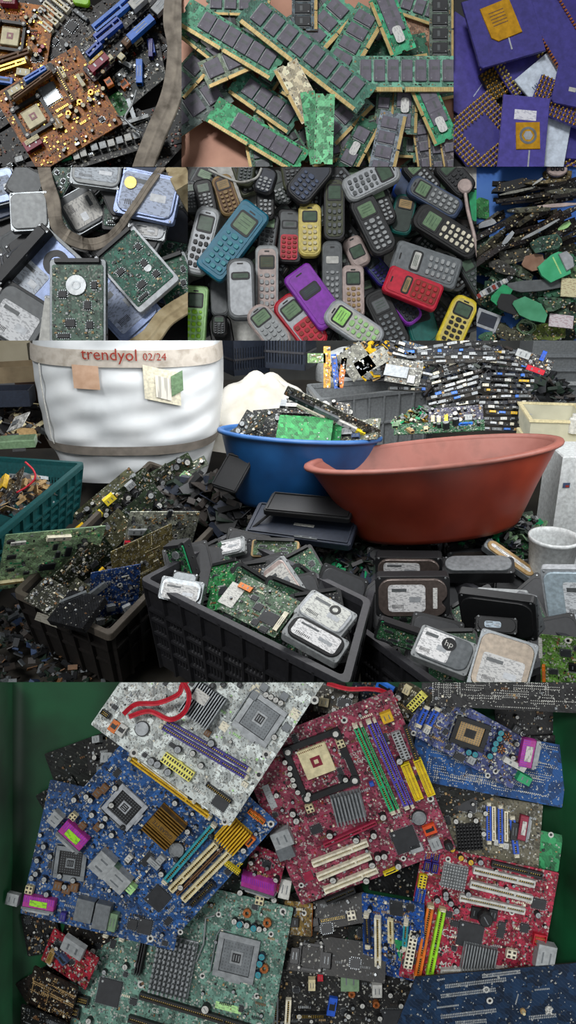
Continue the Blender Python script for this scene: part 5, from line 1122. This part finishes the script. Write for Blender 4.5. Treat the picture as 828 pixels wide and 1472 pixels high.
# ---- things in the room placed by three seen corners and a distance
def adj(t,pu,pv):
    return tp((pu[0]+pv[0])/2,(pu[1]+pv[1])/2,REF[0])+(t-REF[1])*REF[2] if REF else t
def b7(label,o,pu,pv,t,hx,spec='',desc=None,**k):
    t=adj(t,pu,pv)
    if label is None: label=autolab(7,(pu[0]+pv[0])/2,(pu[1]+pv[1])/2,desc or 'circuit board')
    k.setdefault('n',60); k.setdefault('cat','circuit board'); k.setdefault('seed',int(o[0]*3+o[1]))
    return board(k.pop('name','circuit_board'),label,o,pu,pv,D-t,hx,spec,panel=7,**k)
def h7(label,o,pu,pv,t,th=26,**k):
    t=adj(t,pu,pv); fr=Fr(o,pu,pv,D-t); m=fr.m@Matrix.Translation((fr.lu/2*S,fr.lv/2*S,0)); k.setdefault('k',fr.k*.9)
    return hdd(m,7,round(fr.lu,1),round(fr.lv,1),label,th=th,**k),fr
rnd=random.Random(77)
PAL['bd']=('6a5f5a',.35,.5);PAL['bt']=('857a6c',.4,.4);PAL['bq']=('b6c8d2',.4,.2)
REF=(-716,1420,.6)
# left crate contents
G7='circuit boards in the left black crate'
LC=[((120,760),(200,690),(100,740)),((150,800),(240,720),(130,775)),((60,880),(160,800),(50,850)),((170,870),(240,800),(150,840)),((190,720),(280,670),(180,700)),((220,740),(330,700),(210,715)),((250,760),(330,735),(240,735)),((120,830),(190,760),(100,800)),((150,740),(215,690),(140,722)),((90,860),(150,900),(110,830)),((200,830),(232,780),(180,810)),((240,700),(300,668),(232,686)),((270,716),(345,708),(275,690)),((180,780),(260,745),(175,760)),((140,880),(200,860),(140,850))]
for i,(o,u,v) in enumerate(LC): b7(None,o,u,v,1500+i*9-(20 if i>8 else 0),rnd.choice(('3a3c28','22301f','45472f','2c2c22','36442e','50503a')),desc=rnd.choice(('dusty olive circuit board','brown green circuit board','dark circuit board')),caps=5,chips=2,n=70,group=G7,busy=.4,cr=4,flip=-1)
b7('long board with yellow transformers standing in the left black crate',(124,776),(220,690),(112,758),1450,'33402c','bx 158 716 17 11 12 yb;bx 141 739 16 9 12 yb;bx 118 757 16 8 10 yo;cp 4.5 wh 134 742 150 736 180 712;cp 6 dk 166 728 178 720 190 706;bx 186 696 14 10 10 lg;cp 4 bb 148 748',n=90,caps=6,group=G7,flip=-1)
b7('narrow grey green board leaning on the crate back edge',(160,762),(248,682),(150,745),1440,'3f4638','ch 190 722 12 8;cp 4 lg 200 712 215 700 228 690 206 716',n=110,caps=8,group=G7,flip=-1)
b7('grey board with dark heat block in the middle of the left crate',(176,790),(268,790),(196,735),1425,'b4b8a6','ch 206 774 30 10;bx 200 762 26 10 6 lg;st 190 784 10 5 ye 2;bx 184 778 8 6 6 rd;cp 4 sv 236 790 228 782;ho 250 770 4;tx 200 750 6 wh R12',n=170,caps=8,chips=3,group=G7,flip=-1)
b7('olive brown board patterned with copper tracks below the grey board',(166,868),(240,830),(172,790),1424,'6a6038',n=40,caps=3,rows=6,group=G7,flip=-1,solcol='cr')
b7('deep blue board with silver jacks near the crate corner',(128,890),(190,880),(140,820),1406,'1a3a70','bx 176 874 12 10 8 lg a=20;bx 140 892 12 10 8 lg;bx 156 872 12 10 8 gs;bx 140 847 40 9 6 gs a=35;ho 172 840 4',n=80,caps=3,flip=-1,group=G7)
b7('dark board with yellow parts beside the big green circuit board',(96,850),(150,790),(84,826),1404,'2a3020','bx 137 820 8 5 6 yo;bx 128 832 6 5 6 or;bx 112 842 8 5 6 cr;ch 130 812 12 8',n=70,caps=4,flip=-1,group=G7)
b7('pale green small board on the right of the left black crate',(252,690),(300,722),(264,676),1400,'5f8a5a',n=20,busy=.4,group=G7)
b7('bright green board corner near the crate rim',(284,700),(312,700),(292,686),1396,'3f8a4a',n=12,busy=.3,group=G7)
b7('dark board with red plug behind the pale green small board',(240,728),(300,735),(246,700),1410,'26302a','bx 278 720 12 8 8 rd;bx 290 728 8 8 8 bl;ch 262 722 12 8',n=60,caps=3,group=G7)
b7('grey ribbed board leaning over the crate by blue box',(222,740),(262,726),(230,706),1402,'3c4640','bx 238 744 18 12 8 bl;cp 5 sv 232 720 242 716 252 714',n=60,group=G7)
T,fr=b7('big pale green circuit board lying across the left crate corner',(-6,847),(110,836),(36,766),1330,'c4ecb4','''
ch 64 814 22 14 dp;bx 92 769 34 8 8 cw a=-4;bx 45 776 20 6 5 wh;id 16 833 34 5 cr;ch 30 797 12 8;ch 96 792 8 20;pc 100 822 116 780 7 gs;pc 94 822 108 784 5 lc;cp 4 cw 120 775 112 783;ho 20 780 4;bx 8 800 8 4 4 wh;bx 12 790 8 4 4 wh;ch 22 816 10 6;ch 38 775 10 6''',n=170,chips=5,caps=2,flip=-1,busy=.7,edge='lc',smdc=('lc','lt','dk','cr','lg','gn'))
b7('black metal bracket box with silver edge at the near corner of the left crate',(72,898),(132,905),(96,858),1420,'141518','bx 106 868 40 5 4 gs a=40',n=8,busy=.1,thick=14)
b7('dark board wedged against the near left wall of the crate',(34,862),(90,890),(60,830),1425,'2a2c20',n=60,caps=4)
REF=(-650,1610,.5)
# teal crate contents
b7('brown board with copper coil inside the teal crate',(-10,740),(40,705),(-14,705),1610,'3c3020','bx 3 695 10 26 12 yo;ch 20 712 10 8',n=40,caps=3)
b=MB(); b.tube(spline([tuple(W(x,y,D-tp(x,720,-640))) for x,y in((24,708),(38,700),(50,688),(48,676),(36,664))],6),2.4,'rd'); thing('wire','thin red wire sticking up from the teal crate','wire',Matrix.Identity(4),7,me=b.mesh(smooth=True))
REF=None
# crate tag and litter
b=MB(); b.prism([(-22,-8),(24,-14),(16,-2),(22,6),(4,10),(-20,12)],0,1.5,printed('a8a498','6a665a',2)); thing('paper_tag','torn grey paper tag on the left black crate side','tag',rectfr(67,890,0,0,-22,D-1500,30,10),7,me=b.mesh())
REF=(-668,1325,.5)
# front crate contents
HG='hard drives in the front black crate'
for i,(x,y,a) in enumerate([(310,830,30),(350,810,-10),(390,850,20),(345,870,-30),(430,880,15),(290,830,0),(400,890,-20),(460,905,10),(380,825,60),(420,870,-40),(275,830,15),(360,860,10),(440,840,30),(480,870,-20)]):
    z=D-tp(x,y,-715)+(i%4)*6; w,h=95,135
    LB=autolab(7,x,y,rnd.choice(('dark hard drive','dull black hard drive')),'buried'); hdd(rectfr(x,y,0,0,a,z,-20,8),7,w,h,LB,kind=rnd.choice(('plain','pcb')),body='dk',lid_='2a4a38' if 0 else 'dp',th=20,grp=HG) if i%3 else hdd(rectfr(x,y,0,0,a,z,-20,8),7,w,h,LB,kind='pcb',body='dk',lid_='2a5a3c',th=20,grp=HG,k=1.2,seed=i)
h7('grey hard drive with pale label at the left end of front crate',(230,862),(292,872),(236,830),1340,kind='label',body='gs',lid_='sl',lw=.8,lh=.7,ly=-.1,grp=HG)
h7('narrow dark hard drive between the labelled drive and crate wall',(246,850),(282,856),(252,822),1350,kind='plain',body='dk',lid_='gs',grp=HG,th=16)
h7('green circuit board hard drive standing at the front crate centre',(300,862),(345,850),(306,820),1345,kind='pcb',body='dk',lid_='2f7a44',grp=HG,th=14)
b7('green hard drive board with thin silver tracks beside the upright drive',(296,880),(330,872),(306,832),1338,'2f7a44','ch 322 850 14 12',n=30,busy=.5)
h7('upright drive showing black case and green board at the crate back',(262,826),(290,822),(248,776),1335,kind='pcb',body='dk',lid_='2c6a40',grp=HG,th=30,ring=9)
h7('small silver drive with white label near the back corner of front crate',(304,808),(356,796),(302,786),1330,kind='label',body='lg',lid_='lg',lbl='dcdcdc',lw=.84,lh=.6,grp=HG,th=16)
h7('green board drive with brass edge lying at the front crate back edge',(362,804),(430,806),(364,780),1350,kind='pcb',body='tn',lid_='3a5a34',grp=HG,th=22)
h7('silver open drive with white label leaning right in the front crate',(424,868),(446,846),(380,820),1318,kind='label',body='lg',lid_='ps',lw=.5,lh=.8,lx=.08,grp=HG,th=16,lbl='e0ded8') if 0 else h7('silver open drive with white label leaning right in the front crate',(412,872),(442,848),(378,822),1318,kind='label',body='lg',lid_='ps',lw=.84,lh=.7,grp=HG,th=16,lbl='dcdad4')
b7('white and green drive board with orange ribbon in front crate middle',(316,878),(388,912),(354,826),1300,'4f6b52','bx 336 860 26 52 4 wh;bx 352 848 22 9 6 cu;ch 387 887 24 18;ch 374 870 14 12;ch 366 886 10 10;bx 372 862 20 14 3 lg;ch 380 905 12 8;bx 404 893 8 40 6 cw',n=120,flip=-1,caps=2) if 0 else b7('white and green drive board with orange ribbon in front crate middle',(314,876),(396,912),(350,830),1300,'4f6b52','st 333 858 24 40 wh 1.2;bx 352 849 22 9 5 cu;ch 387 888 26 20;ch 372 874 12 12;ch 368 893 10 10;ch 380 902 12 8;ch 366 862 10 8;bx 404 893 7 34 6 cw',n=120,caps=2,group=HG)
h7('silver drive with yellow sticker and round spindle at the crate right end',(420,888),(484,922),(450,858),1290,kind='label',body='lg',lid_='bw',lbl='c4c6c0',lw=.8,lh=.8,ring=10,grp=HG,th=20)
h7('silver and black drive with white label at the front crate rim',(402,918),(480,957),(424,892),1280,kind='label',body='lg',lid_='dk',lw=.78,lh=.66,grp=HG,th=20,lbl='e0e0e0')
REF=None
# black lids behind the crate
def slab(label,o,pu,pv,t,th,m,name='laptop_base',cat='laptop base',spec=None,dz=0,panel_=None):
    fr=Fr(o,pu,pv,D-t); T=thing(name,label,cat,fr.m,7); b=MB(); b.prism([(x+fr.lu/2,y+fr.lv/2) for x,y in rrect(fr.lu,fr.lv,8,3)],0,th,m,2); part(T,'base_panel',b.mesh())
    b=MB(); b.frame(fr.lu/2,fr.lv/2,fr.lu*.94,fr.lv*.9,3,th,th+3,m); part(T,'raised_edge',b.mesh()); fr.top=th; 
    if spec: comps(T,fr,spec)
    return T
slab('black plastic laptop base with white stickers behind the front crate',(352,772),(500,790),(372,728),1700,16,'kn',spec='st 414 742 34 8 wh 1;st 438 763 30 5 wh 1;bx 440 780 34 4 3 gy')
slab('upper black plastic base on top of the laptop base stack',(378,740),(500,752),(392,712),1690,12,'dk')
slab('black plastic sheet leaning on the blue tub side',(304,700),(340,712),(330,650),1800,8,'dk')
b=MB(); b.tube([W(352,768,D-1700),W(398,730,D-1700)],3,'dk'); thing('metal_rod','thin dark rod leaning left of the black plastic lids','rod',Matrix.Identity(4),7,me=b.mesh())
REF=(-712,1310,.6)
# right crate contents
HR='hard drives in the right black crate'
for i,(x,y,a) in enumerate([(600,900,10),(560,880,40),(640,850,-20),(700,900,30),(740,850,-10),(680,820,10),(760,920,20),(620,940,-15),(780,880,40),(720,800,10),(560,830,0),(590,790,10),(650,960,0),(800,940,10)]):
    LB=autolab(7,x,y,rnd.choice(('black hard drive','dark worn hard drive')),'buried'); hdd(rectfr(x,y,0,0,a,D-tp(x,y,-775)+(i%4)*7,-20,-6),7,95,135,LB,kind='plain' if i%3 else 'pcb',body='dk',lid_='2a5a3c' if i%3==0 else 'dp',th=20,grp=HR,k=1.2,seed=i)
def pile7(lbls): pass
h7('dark brown hard drive with label highest in the right crate',(541,822),(632,822),(538,790),1320,th=34,kind='waist',body='dk',lid_='bd',lw=.54,lh=.66,lx=-.1,grp=HR,lbl='dcdcdc')
T,fr=h7('large brown hard drive with label nearest the right crate left side',(541,878),(642,876),(538,820),1285,th=40,kind='waist',body='dk',lid_='bd',lw=.5,lh=.66,lx=-.08,grp=HR,lbl='dedede')
b=MB(); b.cbox(0,0,8,fr.lv*.5,0,.6,printed('d8d8d4','555555',1)); part(T,'sticker',b.mesh(),(fr.lu*.30,0,42.4))
h7('black drive with green edge lying below the large brown drive',(538,912),(606,934),(546,882),1300,kind='pcb',body='dk',lid_='2c5a3a',grp=HR,th=20)
T,fr=h7('silver drive with round dark logo on its white label in right crate',(588,948),(662,974),(612,908),1270,kind='label',body='lg',lid_='gs',lw=.56,lh=.8,lx=-.16,grp=HR,th=22,lbl='dedede',logo=('hp',15,'wh',.05,.16))
lx_,ly_=fr.lu*.05,fr.lv*.16; b=MB(); b.cyl(0,0,12,0,.5,'dk',20); part(T,'logo_disc',b.mesh(),(lx_,ly_,22*1.05+.4))
h7('large grey drive with white label at the bottom of right crate',(668,988),(744,1010),(698,908),1262,kind='label',body='gs',lid_='bt',lw=.72,lh=.5,ly=-.12,grp=HR,th=20,lbl='d6d6d4')
h7('black drive seen on its side edge behind the blue labelled drive',(636,838),(734,836),(640,816),1330,kind='plain',body='dk',lid_='sl',grp=HR,th=36)
h7('dark drive with glossy bottom plate at the crate back',(642,816),(720,812),(640,790),1350,kind='plain',body='dp',lid_='kb',grp=HR,th=20)
h7('drive leaning on its edge with white stickers near the green scrap',(690,790),(756,838),(702,778),1300,kind='label',body='gs',lid_='tn',lw=.8,lh=.3,grp=HR,th=16)
h7('black square drive frame under the blue labelled drive',(668,896),(760,904),(650,838),1330,kind='plain',body='dk',lid_='dk',grp=HR,th=20)
T,fr=h7('drive with blue striped white label in the right crate centre',(686,882),(752,884),(680,842),1300,kind='label',body='lg',lid_='bw',lw=.92,lh=.86,grp=HR,th=14,lbl='e0e2e4')
b=MB(); b.cbox(0,0,10,fr.lv*.8,0,.6,'bb'); part(T,'blue_stripe',b.mesh(),(-fr.lu*.40,0,16))
h7('black adapter with small pale screen under the blue labelled drive',(682,908),(740,912),(684,886),1290,kind='label',body='dk',lid_='dk',lw=.4,lh=.4,lx=-.1,grp=HR,th=14,lbl='b0c0cc')
h7('long thin drive standing on edge right of the blue labelled drive',(758,895),(776,900),(738,846),1290,kind='plain',body='sl',lid_='gs',grp=HR,th=30)
h7('bright silver blue drive with white label at the right edge',(790,896),(862,894),(764,808),1240,kind='waist',body='bw',lid_='bq',lw=.52,lh=.6,lx=.1,grp=HR,th=18,lbl='dde2e6')
b7('lime green hard drive board at the lower right edge',(778,982),(850,984),(765,906),1250,'5f8a3c','st 769 925 5 34 wh 2;ch 800 930 14 12;ch 790 960 12 8;bx 815 950 18 12 5 bk;bx 779 964 4 30 6 or;ho 800 912 5;ch 812 922 8 8',n=90)
b7('green circuit board leaning under the right end of red tub',(718,815),(760,812),(722,780),1380,'2c7040',n=20,busy=.3,rows=3)
b7('small board with lime strip and metal bracket by the white bucket',(700,800),(760,790),(706,745),1400,'4a5a4c','bx 752 800 10 44 7 lm a=25;bx 758 752 20 14 10 gs;cp 6 lg 748 748 740 756',n=110,caps=6)
b7('green dark board piece at the left of white bucket',(740,820),(782,805),(742,790),1390,'2a5a34',n=20,busy=.4)
h7('black scuffed drive edge on the right of red tub shadow',(756,830),(800,818),(752,808),1370,kind='plain',body='bk',lid_='dk',grp=HR,th=14)
for i,(x,y,a,c) in enumerate([(470,780,20,'2a3a30'),(505,830,-30,'241c1a'),(500,870,40,'2c4a38'),(490,800,-10,'1c1c1e'),(515,850,10,'3a2420'),(480,830,35,'22503a'),(640,785,5,'3c3628'),(600,785,-6,'2e2c28'),(560,795,10,'34302c')]):
    b7(None,*rot(x,y,60,34,a),tp(x,y,-760),c,desc=rnd.choice(('loose dark circuit board','jumbled black circuit board')),n=50,caps=4,cr=3.5,group='loose boards between the crates')
REF=None
# blue tub contents
for i,(x,y,w,h,a,c,t) in enumerate([(380,622,70,40,20,'2e3230',1860),(360,620,40,50,-30,'22282a',1850),(500,618,70,36,-10,'39422e',1850),(470,612,80,40,15,'2a2c28',1870),(410,606,90,40,5,'1c1e20',1880),(520,622,50,30,20,'4a5040',1840),(345,625,36,24,30,'3a4448',1845),(450,600,90,26,-20,'26241f',1885)]):
    b7(None,*rot(x,y,w,h,a),t,c,desc='scrap circuit board in blue tub',n=70,caps=6,chips=2,cr=3.5,group='circuit boards in the blue tub')
b7('plain bright green board standing in the blue tub',(396,634),(474,640),(402,595),1790,'2b8a4a',n=4,busy=.06,caps=0)
b7('small green board corner behind the plain bright green board',(470,642),(488,640),(474,612),1798,'2a7a44',n=3,busy=.06)
b7('long board strip with silver tubes slanting over the blue tub',(408,566),(542,628),(414,556),1780,'4a4a40','bx 520 618 14 7 8 ye a=5;bx 500 608 30 7 8 wh;bx 470 592 40 7 8 gs;bx 435 576 40 7 8 dk;bx 450 590 50 4 5 cw',n=60,flip=-1)
b7('black board with white plug lying behind the green board in tub',(400,594),(500,600),(404,574),1830,'1a1a1c','bx 425 586 28 7 8 wh;bx 408 582 9 14 8 gs;bx 472 604 22 6 8 ro',n=40,caps=6,cr=4)
b7('jumble of grey connectors on a board at the tub right side',(484,636),(540,634),(492,604),1810,'5a6050','bx 500 624 18 12 10 lg;bx 494 612 20 10 6 gn;bx 512 630 12 8 8 cb;bx 525 622 10 8 8 dk;bx 528 618 14 8 8 ye',n=60)
b7('dark leaf shaped board leaning at the left side of the blue tub',(352,626),(376,618),(362,598),1790,'20261e',n=16,busy=.3)
# leaning board stack at the right
k=0
for col,(x0,x1,yt,yb,a,nb) in enumerate([(618,690,520,612,18,13),(690,768,508,618,-4,15),(560,622,500,560,-20,8),(590,720,494,520,6,6)]):
    for i in range(nb):
        q=i/(nb-1); y=yb+(yt-yb)*q; x=(x0+x1)/2+rnd.uniform(-6,6); ww=(x1-x0)*rnd.uniform(.85,1.1); aa=a*(.3+.7*q)+rnd.uniform(-4,4)
        o,u,v=rot(x,y,ww,5.0,aa); t=2120+i*9+col*20
        sp=[]
        for j in range(5):
            f=(j+.5)/5+rnd.uniform(-.08,.08); X=o[0]+(u[0]-o[0])*f;Y=o[1]+(u[1]-o[1])*f-3
            sp.append(f"bx {X:.0f} {Y:.0f} {rnd.choice((5,9,14))} {rnd.choice((3,4))} {rnd.choice((5,7))} {rnd.choice(('lg','wh','cw','bw','gs','lg','dk','dk','gy','kb','bb','yo' if col==1 else 'sv'))}")
        place=['leaning left stack','level right stack','back left stack','top stack'][col]
        ordn=['lowest','second lowest','third lowest','fourth lowest','fifth lowest','sixth lowest','seventh lowest','eighth lowest','ninth lowest','tenth lowest','eleventh lowest','twelfth lowest','thirteenth lowest','fourteenth lowest','topmost'][i if i<nb-1 else 14]
        lab=f"thin dark circuit board, {ordn} of the {place} behind the red tub"
        b7(lab,o,u,v,t,rnd.choice(('16181a','1c2024','121416','2a2620','20242e')),';'.join(sp),n=6,thick=5,busy=.15,edge='gs' if i%3==0 else 'dk',group='stacked dark circuit boards behind the red tub',seed=i+col*50)
b7('grey metal plated laptop board slanting above the grey crate',(552,548),(600,558),(562,512),2060,'5a5a54','bx 570 535 34 18 5 gs;bx 590 548 10 12 5 lg',n=30)
b7('purple grey motherboard under the leaning left stack',(616,618),(690,614),(620,586),2040,'4a4a5c','bx 624 604 5 12 8 cr;bx 632 606 5 12 8 cr;bx 642 604 5 12 8 ye;bx 672 604 10 10 8 lg;cp 4 wh 655 600 660 610',n=90,caps=5)
b7('green board with gold studs lying above the red tub rim',(566,626),(690,622),(572,608),2000,'2c5a3c','bx 590 622 6 14 8 tn a=30;bx 612 620 6 10 8 cr;bx 572 612 10 12 8 lc;cp 5 lg 655 612 640 618;bx 668 612 20 5 5 bb',n=90,caps=6)
b7('board with long red connector near the top right',(738,520),(786,540),(744,502),2030,'3a3c3e','bx 768 532 26 7 8 rd;bx 750 510 20 10 8 lg;bx 776 514 6 14 8 bl',n=60,caps=4)
for i,(x,y,w,h,a,c,l) in enumerate([(470,528,10,60,0,'c08a20','yellow board strip standing at the top centre'),(482,534,8,50,6,'1f4fa4','blue board strip standing at the top centre'),(492,536,8,44,-8,'d07020','orange board strip beside the blue board strip'),(512,520,40,44,35,'6a6a60','grey framed board leaning at the top centre'),(455,515,26,14,0,'5a7a40','small green card by the navy crates'),(600,505,50,20,-15,'3a4a5a','blue grey board near the top edge'),(535,520,50,22,30,'8a8a80','silver framed panel leaning on the grey crate heap')]):
    b7(l,*rot(x,y,w,h,a),2300,c,n=14,busy=.4)
# ---- right: beige tray, counter, cabinet, machine, bucket
def boxthing(name,label,cat,px,py,t,w,d,h,m,parts_=None,rz=0,pname='body',open_=0):
    T=thing(name,label,cat,rm(pl(px,py,t),rz),7); b=MB()
    if open_:
        b.box(-w/2,w/2,-d/2,-d/2+5,0,h,m,1);b.box(-w/2,w/2,d/2-5,d/2,0,h,m,1);b.box(-w/2,-w/2+5,-d/2+5,d/2-5,0,h,m,1);b.box(w/2-5,w/2,-d/2+5,d/2-5,0,h,m,1);b.box(-w/2+5,w/2-5,-d/2+5,d/2-5,0,5,m)
    else: b.box(-w/2,w/2,-d/2,d/2,0,h,m,3)
    part(T,pname,b.mesh()); 
    return T
bg_=mottled('beige_enamel',['9a9a88','b2b09c','a8a692'],14,.5)
T=boxthing('storage_tray','open beige metal tray on the counter at the right','tray',792,622,2080,150,190,56,bg_,None,-.12,open_=1)
b=MB(); b.frame(0,0,160,200,10,54,60,'cr'); part(T,'rim',b.mesh())
T=boxthing('counter','pale counter ledge under the beige metal tray','counter',830,640,2030,260,240,16,'cr',pname='counter_top')
T=boxthing('cabinet','white cabinet front behind the right end of red tub','cabinet',838,860,1960,250,120,400,'wht',pname='cabinet_body')
part(T,'lettering',text('RƎXBOT'.replace('Ǝ','E'),13,'rc',.3),(-48,-61,365)).rotation_euler=(PI/2,0,0)
b=MB(); b.cbox(0,0,16,12,0,.6,'cb'); b.cbox(2,-2,8,5,.6,1,'rc'); part(T,'sticker',b.mesh(),(-108,-61,330)).rotation_euler=(PI/2,0,0)
T=thing('machine','dark grey ribbed machine housing in the top right corner','machine',rm(pl(815,600,2700)),7); b=MB(); b.box(-150,220,0,150,-40,300,'gy',3); part(T,'housing',b.mesh()); b=MB()
for i in range(5): b.box(-146,216,-8,0,20+i*48,32+i*48,'lg' if i==2 else 'gs',1)
part(T,'rail',b.mesh()); b=MB(); b.box(60,66,-12,-8,-30,290,'dk'); part(T,'post',b.mesh())
T=thing('bucket','white plastic bucket standing by the cabinet','bucket',rm(pl(792,806,1620)),7); b=MB()
n=32; vs=[(r_*math.cos(2*PI*i/n),r_*math.sin(2*PI*i/n),z) for r_,z in((42,-60),(50,48),(53,50),(53,57),(49,57),(46,48),(38,-50)) for i in range(n)]
b.add(vs,[(r_*n+i,r_*n+(i+1)%n,(r_+1)*n+(i+1)%n,(r_+1)*n+i) for r_ in range(6) for i in range(n)],'wht'); part(T,'bucket_body',b.mesh(smooth=True))
# small white bottle on the counter
b=MB(); b.cyl(0,0,14,0,40,'wh',14,3); b.cyl(0,0,8,40,50,'wh',12,1); thing('bottle','small white bottle at the right edge of counter','bottle',rm(pl(824,622,1980)),7,me=b.mesh())
# ---- left background: cardboard boxes and junk
cb_=mottled('brown_cardboard',['6a5c46','84745a','948468'],14,.8)
for (l,px,py,t,w,d,h,rz,m) in[('open cream cardboard box at the top left corner',26,545,2500,150,110,50,.3,cb_),('beige cardboard carton behind the open cardboard box',20,520,2800,190,120,80,-.2,mottled('cream_carton',['9a917a','aca48e'],10,.8)),('dark blue grey box under the open cardboard box',20,580,2400,120,90,50,.1,mm('kn')),('brown sack like bale beside the white woven sack',60,640,2750,110,80,240,.1,mottled('brown_bale',['2e2018','4a3426'],18,.8)),('flat grey green panel lying on the junk at the left',26,640,2150,100,60,22,.2,mm('lc'))]:
    T=boxthing('cardboard_box' if 'card' in l else ('storage_box' if 'box' in l else ('bale' if 'bale' in l else 'panel')),l,'box' if 'bo' in l or 'carton' in l else ('bale' if 'bale' in l else 'panel'),px,py,t,w,d,h,m,None,rz,open_='open' in l)
b7('white bracket plate on the junk beside the white woven sack',(10,622),(38,616),(16,598),2100,'b8b8b4','bx 22 608 12 10 2 gy',n=4,busy=.1)
T=thing('hose_coil','dark hose ring hanging left of the white woven sack top','hose',rm(pl(66,512,2650)),7); b=MB(); b.tube([(36*math.cos(a/14*2*PI),0,66*math.sin(a/14*2*PI)) for a in range(15)],17,'dk',8); part(T,'hose_ring',b.mesh(smooth=True))
# lamp over the room
def lamp(nm,loc,e,sz,target,col=(1,1,1)):
    l=bpy.data.lights.new(nm,'AREA'); l.energy=e; l.size=sz*S; l.color=col; o=bpy.data.objects.new(nm,l); COL.objects.link(o); p=L2W(loc)*S; q=L2W(target)*S; o.location=p; o.rotation_euler=(p-q).to_track_quat('Z','Y').to_euler()
lamp('ceiling_lamp',(0,1500,-60),6.5,500,(0,1900,-700)); lamp('ceiling_lamp',(0,2100,50),9,700,(0,2400,-600))

lamp('side_lamp',(700,1300,-200),2.6,260,(430,1960,-640)); lamp('side_lamp',(760,1500,-100),2,260,(200,2200,-500))  # unseen fill lights, added to brighten the white cabinet and the room's right side

l=bpy.data.lights.new('work_lamp','AREA'); l.energy=2.2; l.size=.5; o=bpy.data.objects.new('work_lamp',l); COL.objects.link(o); o.location=(.75,-.55,.75); o.rotation_euler=(Vector((.75,-.55,.75))-Vector((.38,-.45,0))).to_track_quat('Z','Y').to_euler()  # unseen area light added to brighten the green bin's right wall
# ================================================================= trim what hangs over a tray's rim
BOX={1:(-60,261,-60,239.5),2:(261,652,-60,239.5),3:(652,900,-60,239.5),4:(-60,270,240.5,489.5),5:(270,685,240.5,489.5),6:(685,900,240.5,489.5),8:(-80,920,981,1560)}
bpy.context.view_layer.update()
cam=Vector((0,0,D*S))
def planes(bx):
    x0,x1,y0,y1=bx; o=[]
    def P(a,b_):
        p=W(*a)*S;q=W(*b_)*S; n=(p-cam).cross(q-cam).normalized(); c=W((x0+x1)/2,(y0+y1)/2)*S
        if n.dot(c-cam)>0: n=-n
        o.append(n)
    P((x0,y0),(x0,y1));P((x1,y0),(x1,y1));P((x0,y0),(x1,y0));P((x0,y1),(x1,y1)); return o
def tree(o):
    r=[o]
    for c in o.children: r+=tree(c)
    return r
allch={}
for o in list(COL.objects):
    if o.parent: allch.setdefault(o.parent.name,[]).append(o)
def tree(o):
    r=[o]
    for c in allch.get(o.name,[]): r+=tree(c)
    return r
ncut=0
for root,pn in THINGS:
    if pn not in BOX: continue
    PL=planes(BOX[pn]); dead=[]; live=0
    for o in tree(root):
        if o.type!='MESH' or o.data is None or not len(o.data.vertices): continue
        mw=o.matrix_world; bb=[mw@Vector(c) for c in o.bound_box]; cut=[]; out=False
        for n in PL:
            d=[(c-cam).dot(n) for c in bb]
            if min(d)>0: out=True;break
            if max(d)>1e-5: cut.append(n)
        if out: dead.append(o); continue
        if cut:
            ncut+=1
            bm=bmesh.new(); bm.from_mesh(o.data); iv=mw.inverted(); lc=iv@cam; ok=True
            for n in cut:
                ln=(mw.to_3x3().transposed()@n).normalized()
                r=bmesh.ops.bisect_plane(bm,geom=bm.verts[:]+bm.edges[:]+bm.faces[:],plane_co=lc,plane_no=ln,clear_outer=True,dist=1e-7)
                if not bm.faces: ok=False;break
                ed=[e for e in r['geom_cut'] if isinstance(e,bmesh.types.BMEdge) and e.is_valid]
                if ed and len(bm.faces)<2500: bmesh.ops.holes_fill(bm,edges=ed,sides=0)
            if not ok: bm.free(); dead.append(o); continue
            me=o.data.copy(); bm.to_mesh(me); bm.free(); o.data=me
        live+=1
    if not live:
        for o in reversed(tree(root)): bpy.data.objects.remove(o)
    else:
        for o in dead:
            if o is root: continue
            for c in reversed(tree(o)):
                try: bpy.data.objects.remove(c)
                except ReferenceError: pass
# ================================================================= camera and light
c=bpy.data.cameras.new('camera'); co=bpy.data.objects.new('camera',c); COL.objects.link(co); co.location=(0,0,D*S)
c.sensor_fit='VERTICAL'; c.sensor_height=36; c.lens=36*D/1472; c.clip_start=.01; c.clip_end=50
scn.camera=co
w=bpy.data.worlds.new('sky'); scn.world=w; w.use_nodes=True
bg=w.node_tree.nodes['Background']; nt=w.node_tree
tc=nt.nodes.new('ShaderNodeTexCoord'); sx=nt.nodes.new('ShaderNodeSeparateXYZ'); nt.links.new(tc.outputs['Generated'],sx.inputs[0])
r=ramp(nt,sx.outputs[2],[(0,(.16,.17,.18)),(.5,(.35,.36,.37)),(1,(.75,.78,.8))]); nt.links.new(r,bg.inputs[0]); bg.inputs[1].default_value=WS
s=bpy.data.lights.new('overhead_lamp','SUN'); s.energy=SUN; s.angle=math.radians(14); so=bpy.data.objects.new('overhead_lamp',s); COL.objects.link(so)
so.rotation_euler=Vector((-.35,.55,1)).to_track_quat('Z','Y').to_euler()
scn.view_settings.view_transform='Standard'; scn.view_settings.look='None'
